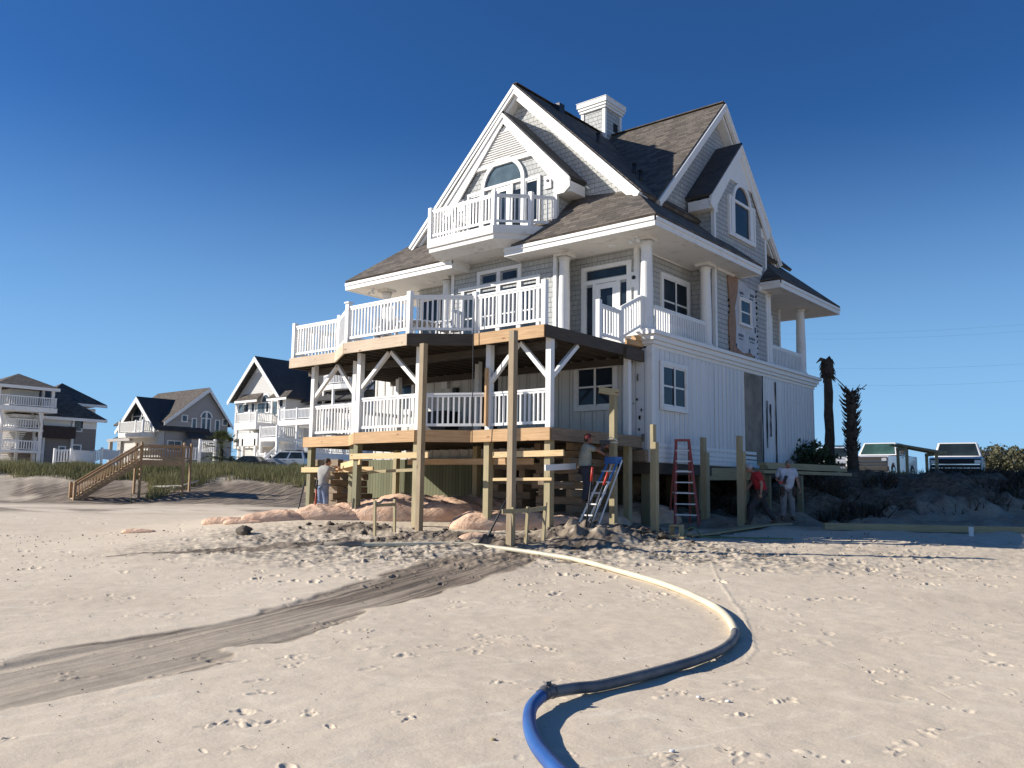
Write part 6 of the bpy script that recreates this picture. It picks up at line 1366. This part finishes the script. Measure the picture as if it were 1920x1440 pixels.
vehicle('parked_suv', vput(538, 75, dz=.3), math.radians(-62), 'suv', 'carsilver', 'silver car in front of the white beach house, half hidden by dune grass', 'car')
vehicle('parked_car', vput(468, 73, dz=.1), math.radians(-62), 'sedan', 'carblack', 'low black car behind the dune grass beside the fan palm', 'car')
# lumber table by the trucks
A, B = atD(1688, 834, 31.5), atD(1768, 849, 30.0); dv = (B-A); sd_ = fwd_*.9
tb = empty('lumber_rack', Vector(((A.x+B.x)/2, (A.y+B.y)/2, gz(A.x, A.y))), 0, 'boards laid across sawhorses in front of the white pickups', 'lumber rack')
for k in range(6): m = MB(); o_ = sd_*(k/6.)+upz*(.02*(k % 2)); m.beam(A+o_, B+o_+rgt_*random.uniform(-.1, .2), .15, .06); m.build('board', MT['pile'], tb)
for f_ in (.15, .85):
    c = A.lerp(B, f_)
    for o_ in (0, 1): q = c+sd_*o_*.8; m = MB(); m.beam((q.x, q.y, gz(q.x, q.y)-.1), q-upz*.04, .09, .09, (0, 1, 0)); m.build('leg', MT['pile'], tb)
    m = MB(); m.beam(c-upz*.1, c+sd_*.85-upz*.1, .09, .09); m.build('crossbar', MT['pile'], tb)
# ================================================================== people
SK = simple('skin', (.42, .22, .15), .55, var=.04, bmp=.02); SKD = simple('tanned_skin', (.33, .16, .10), .55, var=.04, bmp=.02)
MT['jeans'] = simple('blue_jeans', (.10, .15, .26), .9, c2=(.2, .26, .38), scale=5, bmp=.3); MT['teeg'] = simple('grey_tshirt', (.33, .32, .30), .9, c2=(.25, .245, .235), scale=6, bmp=.3)
MT['teeo'] = simple('olive_grey_tshirt', (.36, .37, .31), .9, scale=6, bmp=.3); MT['teer'] = simple('red_shirt', (.50, .025, .03), .85, scale=6, bmp=.3); MT['teew'] = simple('white_tshirt', (.66, .66, .72), .9, scale=6, bmp=.3)
MT['pantd'] = simple('dark_trousers', (.05, .048, .05), .9, scale=6, bmp=.3); MT['pantn'] = simple('navy_trousers', (.03, .035, .055), .9, bmp=.3); MT['pantk'] = simple('stone_trousers', (.28, .27, .27), .9, scale=6, bmp=.3)
MT['hair'] = simple('brown_hair', (.06, .035, .02), .8, bmp=.6); MT['hairg'] = simple('grey_hair', (.22, .20, .19), .8, bmp=.6); MT['boot'] = simple('leather_boot', (.10, .065, .04), .7); MT['belt'] = simple('tool_leather', (.07, .045, .03), .8); MT['capg'] = simple('grey_cap', (.5, .5, .53), .8); MT['capr'] = simple('dark_red_cap', (.18, .02, .02), .8)
def skinned(chains, sub=2):
    """chains: list of [(pos, rx, ry)...]; points closer than 1 mm are shared"""
    V = []; E = []; Rr = []
    def idx(p, r):
        for i, q in enumerate(V):
            if (q-p).length < 1e-3: return i
        V.append(Vector(p)); Rr.append(r); return len(V)-1
    for ch in chains:
        last = None
        for p, rx, ry in ch:
            i = idx(Vector(p), (rx, ry))
            if last is not None: E.append((last, i))
            last = i
    me = bpy.data.meshes.new('tmp'); me.from_pydata([tuple(v) for v in V], E, []); ob = bpy.data.objects.new('tmp', me); col.objects.link(ob)
    ob.modifiers.new('s', 'SKIN'); sl_ = me.skin_vertices[0] if len(me.skin_vertices) else None
    if sl_ is None: bm = bmesh.new(); bm.from_mesh(me); bm.verts.layers.skin.verify(); bm.to_mesh(me); bm.free(); sl_ = me.skin_vertices[0]
    for i, r in enumerate(Rr): sl_.data[i].radius = r
    sl_.data[0].use_root = True
    ss = ob.modifiers.new('ss', 'SUBSURF'); ss.levels = sub; ss.render_levels = sub
    dg = bpy.context.evaluated_depsgraph_get(); ev = ob.evaluated_get(dg); m2 = bpy.data.meshes.new_from_object(ev)
    vs = [tuple(v.co) for v in m2.vertices]; fs = [tuple(p.vertices) for p in m2.polygons]
    bpy.data.objects.remove(ob); bpy.data.meshes.remove(me); bpy.data.meshes.remove(m2); return vs, fs
def addmesh(m, vf, mi=0):
    b = len(m.v); m.v += vf[0]; m.m = mi
    for f in vf[1]: m.face([b+i for i in f], [(0, 0)]*len(f), True)
    m.m = 0
def head_mesh(m, c, fwdl, upl, mi=0):
    """head with brow, nose, chin, ears; local frame from fwdl / upl"""
    f_ = Vector(fwdl).normalized(); r_ = f_.cross(Vector(upl)).normalized(); u_ = r_.cross(f_); c = Vector(c); n, k = 18, 24; b = len(m.v)
    for i in range(n+1):
        th = math.pi*i/n
        for j in range(k):
            ph = 2*math.pi*j/k; x, y, z = math.sin(th)*math.cos(ph), math.sin(th)*math.sin(ph), math.cos(th)
            X, Y, Z = x*.077, y*.098, z*.122
            if z < -.1: q = (-z-.1)/.9; X *= 1-.38*q; Y = Y*(1-.25*q)+.012*q
            if y > .5: Y += .024*math.exp(-((X/.016)**2+((Z+.012)/.026)**2)); Y += .006*math.exp(-((Z-.035)/.012)**2)-.008*math.exp(-(((abs(X)-.032)/.016)**2+((Z-.012)/.013)**2)); Y += .007*math.exp(-((X/.026)**2+((Z+.055)/.010)**2)); Y += .010*math.exp(-((X/.025)**2+((Z+.095)/.02)**2))
            p = c+r_*X+f_*Y+u_*Z; m.v.append(tuple(p))
    m.m = mi
    for i in range(n):
        for j in range(k): j2 = (j+1) % k; m.face([b+i*k+j, b+(i+1)*k+j, b+(i+1)*k+j2, b+i*k+j2], [(0, 0)]*4, True)
    for s_ in (-1, 1): m.blob(c+r_*.079*s_-f_*.008-u_*.005, (.014, .016, .03), 1, .1, 8, 8)
    m.m = 2
    for s_ in (-1, 1): m.blob(c+r_*.032*s_+f_*.083+u_*.012, (.012, .012, .008), 1, .0, 6, 8)
    m.m = 3; m.beam(c-r_*.024+f_*.094-u_*.058, c+r_*.024+f_*.094-u_*.058, .008, .007); m.m = 0
    return f_, r_, u_
def hand(m, wr, el, out, side, curl=.6):
    d = (Vector(wr)-Vector(el)).normalized(); o = Vector(out); o = (o-d*o.dot(d)).normalized(); s_ = d.cross(o).normalized()*side; wr = Vector(wr)
    P = [wr, wr+d*.04, wr+d*.085]
    b = len(m.v)
    for p, a, c_ in ((wr, .026, .02), (wr+d*.045, .04, .018), (wr+d*.09, .042, .013)):
        for j in range(10): t = 2*math.pi*j/10; m.v.append(tuple(p+s_*math.cos(t)*a+o*math.sin(t)*c_))
    for i in range(2):
        for j in range(10): j2 = (j+1) % 10; m.face([b+i*10+j, b+i*10+j2, b+(i+1)*10+j2, b+(i+1)*10+j], [(0, 0)]*4, True)
    m.face([b+20+j for j in range(10)], [(0, 0)]*10)
    for k, (off, L) in enumerate(((-.032, .06), (-.011, .075), (.011, .08), (.032, .072))):
        q = wr+d*.085+s_*off; c1 = curl*(.8+.1*k); d1 = (d*math.cos(c1)-o*math.sin(c1)); d2 = (d*math.cos(c1*2)-o*math.sin(c1*2)); d3 = (d*math.cos(c1*2.7)-o*math.sin(c1*2.7))
        m.tube([q, q+d1*L*.45, q+d1*L*.45+d2*L*.32, q+d1*L*.45+d2*L*.32+d3*L*.25], [.0095, .009, .008, .006], 7)
    q = wr+d*.03+s_*.032; m.tube([q, q+(s_*.7+d*.6-o*.3).normalized()*.035, q+(s_*.5+d*.85-o*.5).normalized()*.065], [.012, .0105, .008], 7)
def person(loc, fwd, J, top, legs, label, skin=SK, cap=None, hair='hair', shoes='boot', sleeves=.75, belly=1.0, headf=(0, 1, 0), headu=(0, 0, 1), belt=True, curl=.6):
    rz = math.atan2(-fwd.x, fwd.y); o = empty('person', loc, rz, label, 'person')
    V = {k: Vector(v) for k, v in J.items()}
    def part(m, nm, mats): 
        mn = np.array(m.v); ctr = Vector(((mn[:, 0].min()+mn[:, 0].max())/2, (mn[:, 1].min()+mn[:, 1].max())/2, mn[:, 2].min())); ob = m.build(nm, mats, None); ob.parent = o; ob.location = ctr; return ob
    pel, ch, nk, hd = V['pel'], V['ch'], V['nk'], V['hd']; mid = pel.lerp(ch, .5)
    body = [[(pel, .12, .10), (mid, .12, .095), (ch, .14, .10), (nk, .055, .055), (nk.lerp(hd, .55), .052, .054)]]
    for s_ in 'LR':
        sh, el, wr, hp, kn, an, to = (V[k+s_] for k in ('sh', 'el', 'wr', 'hp', 'kn', 'an', 'to'))
        body.append([(ch, .14, .10), (sh, .055, .055), (sh.lerp(el, .5), .048, .048), (el, .038, .038), (el.lerp(wr, .3), .04, .038), (wr, .026, .022)])
        body.append([(pel, .12, .10), (hp, .085, .085), (hp.lerp(kn, .5), .07, .07), (kn, .052, .052), (kn.lerp(an, .35), .05, .05), (an, .034, .034), (to, .035, .025)])
    m = MB(); addmesh(m, skinned(body)); f_, r_, u_ = head_mesh(m, hd, headf, headu)
    for s_, sg in (('L', -1), ('R', 1)): hand(m, V['wr'+s_], V['el'+s_], V.get('ho'+s_, Vector((-sg, 0, 0))) if not isinstance(V.get('ho'+s_), type(None)) else Vector((sg, 0, 0)), -sg, curl)
    part(m, 'body', [skin, skin, MT['black'], MT['capr']])
    g = .022; sh_ = [[(pel+Vector((0, 0, -.10)), .20, .165*belly), (pel+Vector((0, 0, .04)), .195, .165*belly), (mid, .195*(.5+.5*belly), .165*belly), (ch, .21, .155), (nk-(nk-ch)*.15, .072, .07)]]
    for s_ in 'LR': sh, el = V['sh'+s_], V['el'+s_]; sh_.append([(ch, .21, .155), (sh, .09, .088), (sh.lerp(el, sleeves), .078, .074)])
    m = MB(); addmesh(m, skinned(sh_)); part(m, 'shirt', MT[top])
    tr = []
    for s_ in 'LR': hp, kn, an = V['hp'+s_], V['kn'+s_], V['an'+s_]; tr.append([(pel+Vector((0, 0, .06)), .18, .15), (hp, .125, .13), (hp.lerp(kn, .5), .112, .112), (kn, .092, .095), (kn.lerp(an, .5), .086, .09), (an+(kn-an).normalized()*.02, .075, .082)])
    m = MB(); addmesh(m, skinned(tr)); part(m, 'trousers', MT[legs])
    for s_ in 'LR':
        an, to = V['an'+s_], V['to'+s_]; heel = an-(to-an)*.35; heel.z = to.z; m = MB(); addmesh(m, skinned([[(an+Vector((0, 0, .05)), .05, .05), (an.lerp(heel, .3), .055, .055), (an.lerp(to, .5)-Vector((0, 0, .01)), .05, .045), (to, .045, .032)]], 2)); part(m, 'boot', MT[shoes])
    m = MB()
    for i in range(9):
        th0 = math.pi*.56*i/8
        for j in range(20):
            ph = 2*math.pi*j/20; y = math.sin(ph); lim = 1.0 if y < .35 else .62; th = th0*lim; p = hd+r_*(math.sin(th)*math.cos(ph)*.084)+f_*(math.sin(th)*math.sin(ph)*.104-.004)+u_*(math.cos(th)*.130); m.v.append(tuple(p))
    for i in range(8):
        for j in range(20): j2 = (j+1) % 20; m.face([i*20+j, (i+1)*20+j, (i+1)*20+j2, i*20+j2], [(0, 0)]*4, True)
    part(m, 'cap' if cap else 'hair', MT[cap or hair])
    if cap:
        m = MB(); P = [hd+u_*.06+f_*.075+r_*.07, hd+u_*.055+f_*.16+r_*.05, hd+u_*.052+f_*.18, hd+u_*.055+f_*.16-r_*.05, hd+u_*.06+f_*.075-r_*.07]; m.prism(P, u_*.008); part(m, 'cap_brim', MT[cap]); 
        m = MB(); m.blob(hd-f_*.05-u_*.02, (.075, .065, .06), 2, .1); part(m, 'hair', MT[hair])
    if belt:
        m = MB(); pz = pel.z+.02
        for k in range(24):
            a0, a1 = 2*math.pi*k/24, 2*math.pi*(k+1)/24; m.beam(pel+Vector((.195*math.cos(a0), .165*math.sin(a0), -.0)), pel+Vector((.195*math.cos(a1), .165*math.sin(a1), -.0)), .02, .05)
        part(m, 'belt', MT['belt'])
        for sx in (-1, 1):
            m = MB(); m.box(sx*.17+pel.x-.05, sx*.17+pel.x+.05, pel.y+.06, pel.y+.18, pel.z-.24, pel.z); m.tube([(sx*.16+pel.x, pel.y+.12, pel.z-.3), (sx*.16+pel.x, pel.y+.12, pel.z+.03)], .014, 6); part(m, 'tool_pouch', MT['belt'])
    return o
def legs_(pelz=.95, w=.1, fl=(0, 0), fr=(0, 0), kl=.03, kr=.03):
    D = {'pel': (0, 0, pelz)}
    for s_, sg, f_, kf in (('L', -1, fl, kl), ('R', 1, fr, kr)):
        an = Vector((sg*w+f_[0], f_[1], .09)); hp = Vector((sg*.09, 0, pelz-.06)); kn = hp.lerp(an, .5)+Vector((0, kf, 0)); D['hp'+s_] = hp; D['kn'+s_] = kn; D['an'+s_] = an; D['to'+s_] = an+Vector((sg*.02, .15, -.055))
    return D
# man in jeans, hammering at the left
J = legs_(.95, .12, (0, .0), (0, .05)); J.update(ch=(0, .05, 1.33), nk=(0, .08, 1.50), hd=(.02, .15, 1.62), shL=(-.19, .06, 1.42), elL=(-.2, .3, 1.36), wrL=(-.08, .5, 1.45), shR=(.19, .08, 1.42), elR=(.25, .33, 1.35), wrR=(.12, .52, 1.4))
q = atD(603, 966, 23.9)
person(q, (rgt_*.6+fwd_*.8), J, 'teeg', 'jeans', 'man in grey t-shirt and blue jeans seen from behind at the left deck posts', skin=SK, hair='hair', belt=False, headf=(.35, 1, 0)).scale = (.92, .92, .92)
# man on the ladder
J = legs_(.93, .1, (-.02, .08), (.02, -.05), .12, .05); J.update(ch=(0, .02, 1.32), nk=(0, .04, 1.49), hd=(0, .09, 1.62), shL=(-.19, .04, 1.40), elL=(-.2, .3, 1.36), wrL=(-.08, .55, 1.44), shR=(.19, .04, 1.40), elR=(.22, .28, 1.32), wrR=(.1, .5, 1.22))
q = atD(1096, 948, 19.9)
wk = person(q, (rgt_*.97+fwd_*.2), J, 'teeo', 'pantn', 'man in grey green shirt standing on the ladder, drilling into the pile', skin=SKD, cap='capr', hair='hair'); wk.scale = (.97, .97, .97)
d0 = atD(1135, 829, 19.75); o = empty('power_drill', d0, 0, 'power drill held against the pile by the man on the ladder', 'drill'); m = MB(); m.beam(d0-rgt_*.14, d0+rgt_*.1, .08, .09); m.build('drill_body', MT['darkmetal'], o); m = MB(); m.tube([d0+rgt_*.1, d0+rgt_*.3], .012, 6); m.build('drill_bit', MT['steel'], o); m = MB(); m.beam(d0-rgt_*.06, d0-rgt_*.08-upz*.2, .05, .06, rgt_); m.build('grip', MT['black'], o); m = MB(); m.tube([d0-upz*.02, d0+rgt_*.12+upz*.12, d0+rgt_*.28+upz*.04], .012, 6); m.build('side_handle', MT['steel'], o)
# man in red, walking to the left
J = legs_(.93, .09, (0, .36), (0, -.38), .14, .06); J['anR'] = J['anR']+Vector((0, 0, .05)); J['toR'] = J['anR']+Vector((.02, .14, -.07)); J.update(ch=(0, .12, 1.28), nk=(0, .2, 1.43), hd=(0, .30, 1.52), shL=(-.2, .14, 1.37), elL=(-.24, .06, 1.10), wrL=(-.22, .08, .84), shR=(.2, .12, 1.37), elR=(.24, .2, 1.11), wrR=(.2, .36, .92))
q = atD(1429, 985, 22.6); q.z = gz(q.x, q.y)
person(q, -rgt_, J, 'teer', 'pantd', 'man in red shirt and pale cap walking left with lowered head', skin=SK, cap='capg', headf=(0, 1, -.55), headu=(0, .5, 1), curl=.5)
# man in white
J = legs_(.95, .12, (-.02, 0), (.03, .02)); J.update(ch=(0, .03, 1.33), nk=(0, .07, 1.49), hd=(0, .15, 1.59), shL=(-.21, .03, 1.42), elL=(-.30, -.0, 1.14), wrL=(-.33, .1, .90), shR=(.21, .03, 1.42), elR=(.29, .0, 1.14), wrR=(.2, .22, 1.08))
q = atD(1477, 978, 24.0); q.z = gz(q.x, q.y)
person(q, -fwd_, J, 'teew', 'pantk', 'man in white t-shirt and stone trousers looking down at a drill in his hand', skin=SK, hair='hairg', headf=(0, 1, -.6), headu=(0, .55, 1), belly=1.25)
R3 = q-fwd_*.36+upz*1.1-rgt_*.2
o = empty('power_drill', R3, 0, 'dark cordless drill held in front of his belly by the man in white', 'drill'); m = MB(); m.beam(R3-upz*.04, R3+upz*.16+rgt_*.08, .07, .08, fwd_); m.build('drill_body', MT['black'], o); m = MB(); m.beam(R3, R3-rgt_*.14-upz*.04, .05, .05); m.build('grip', MT['redgrip'], o)
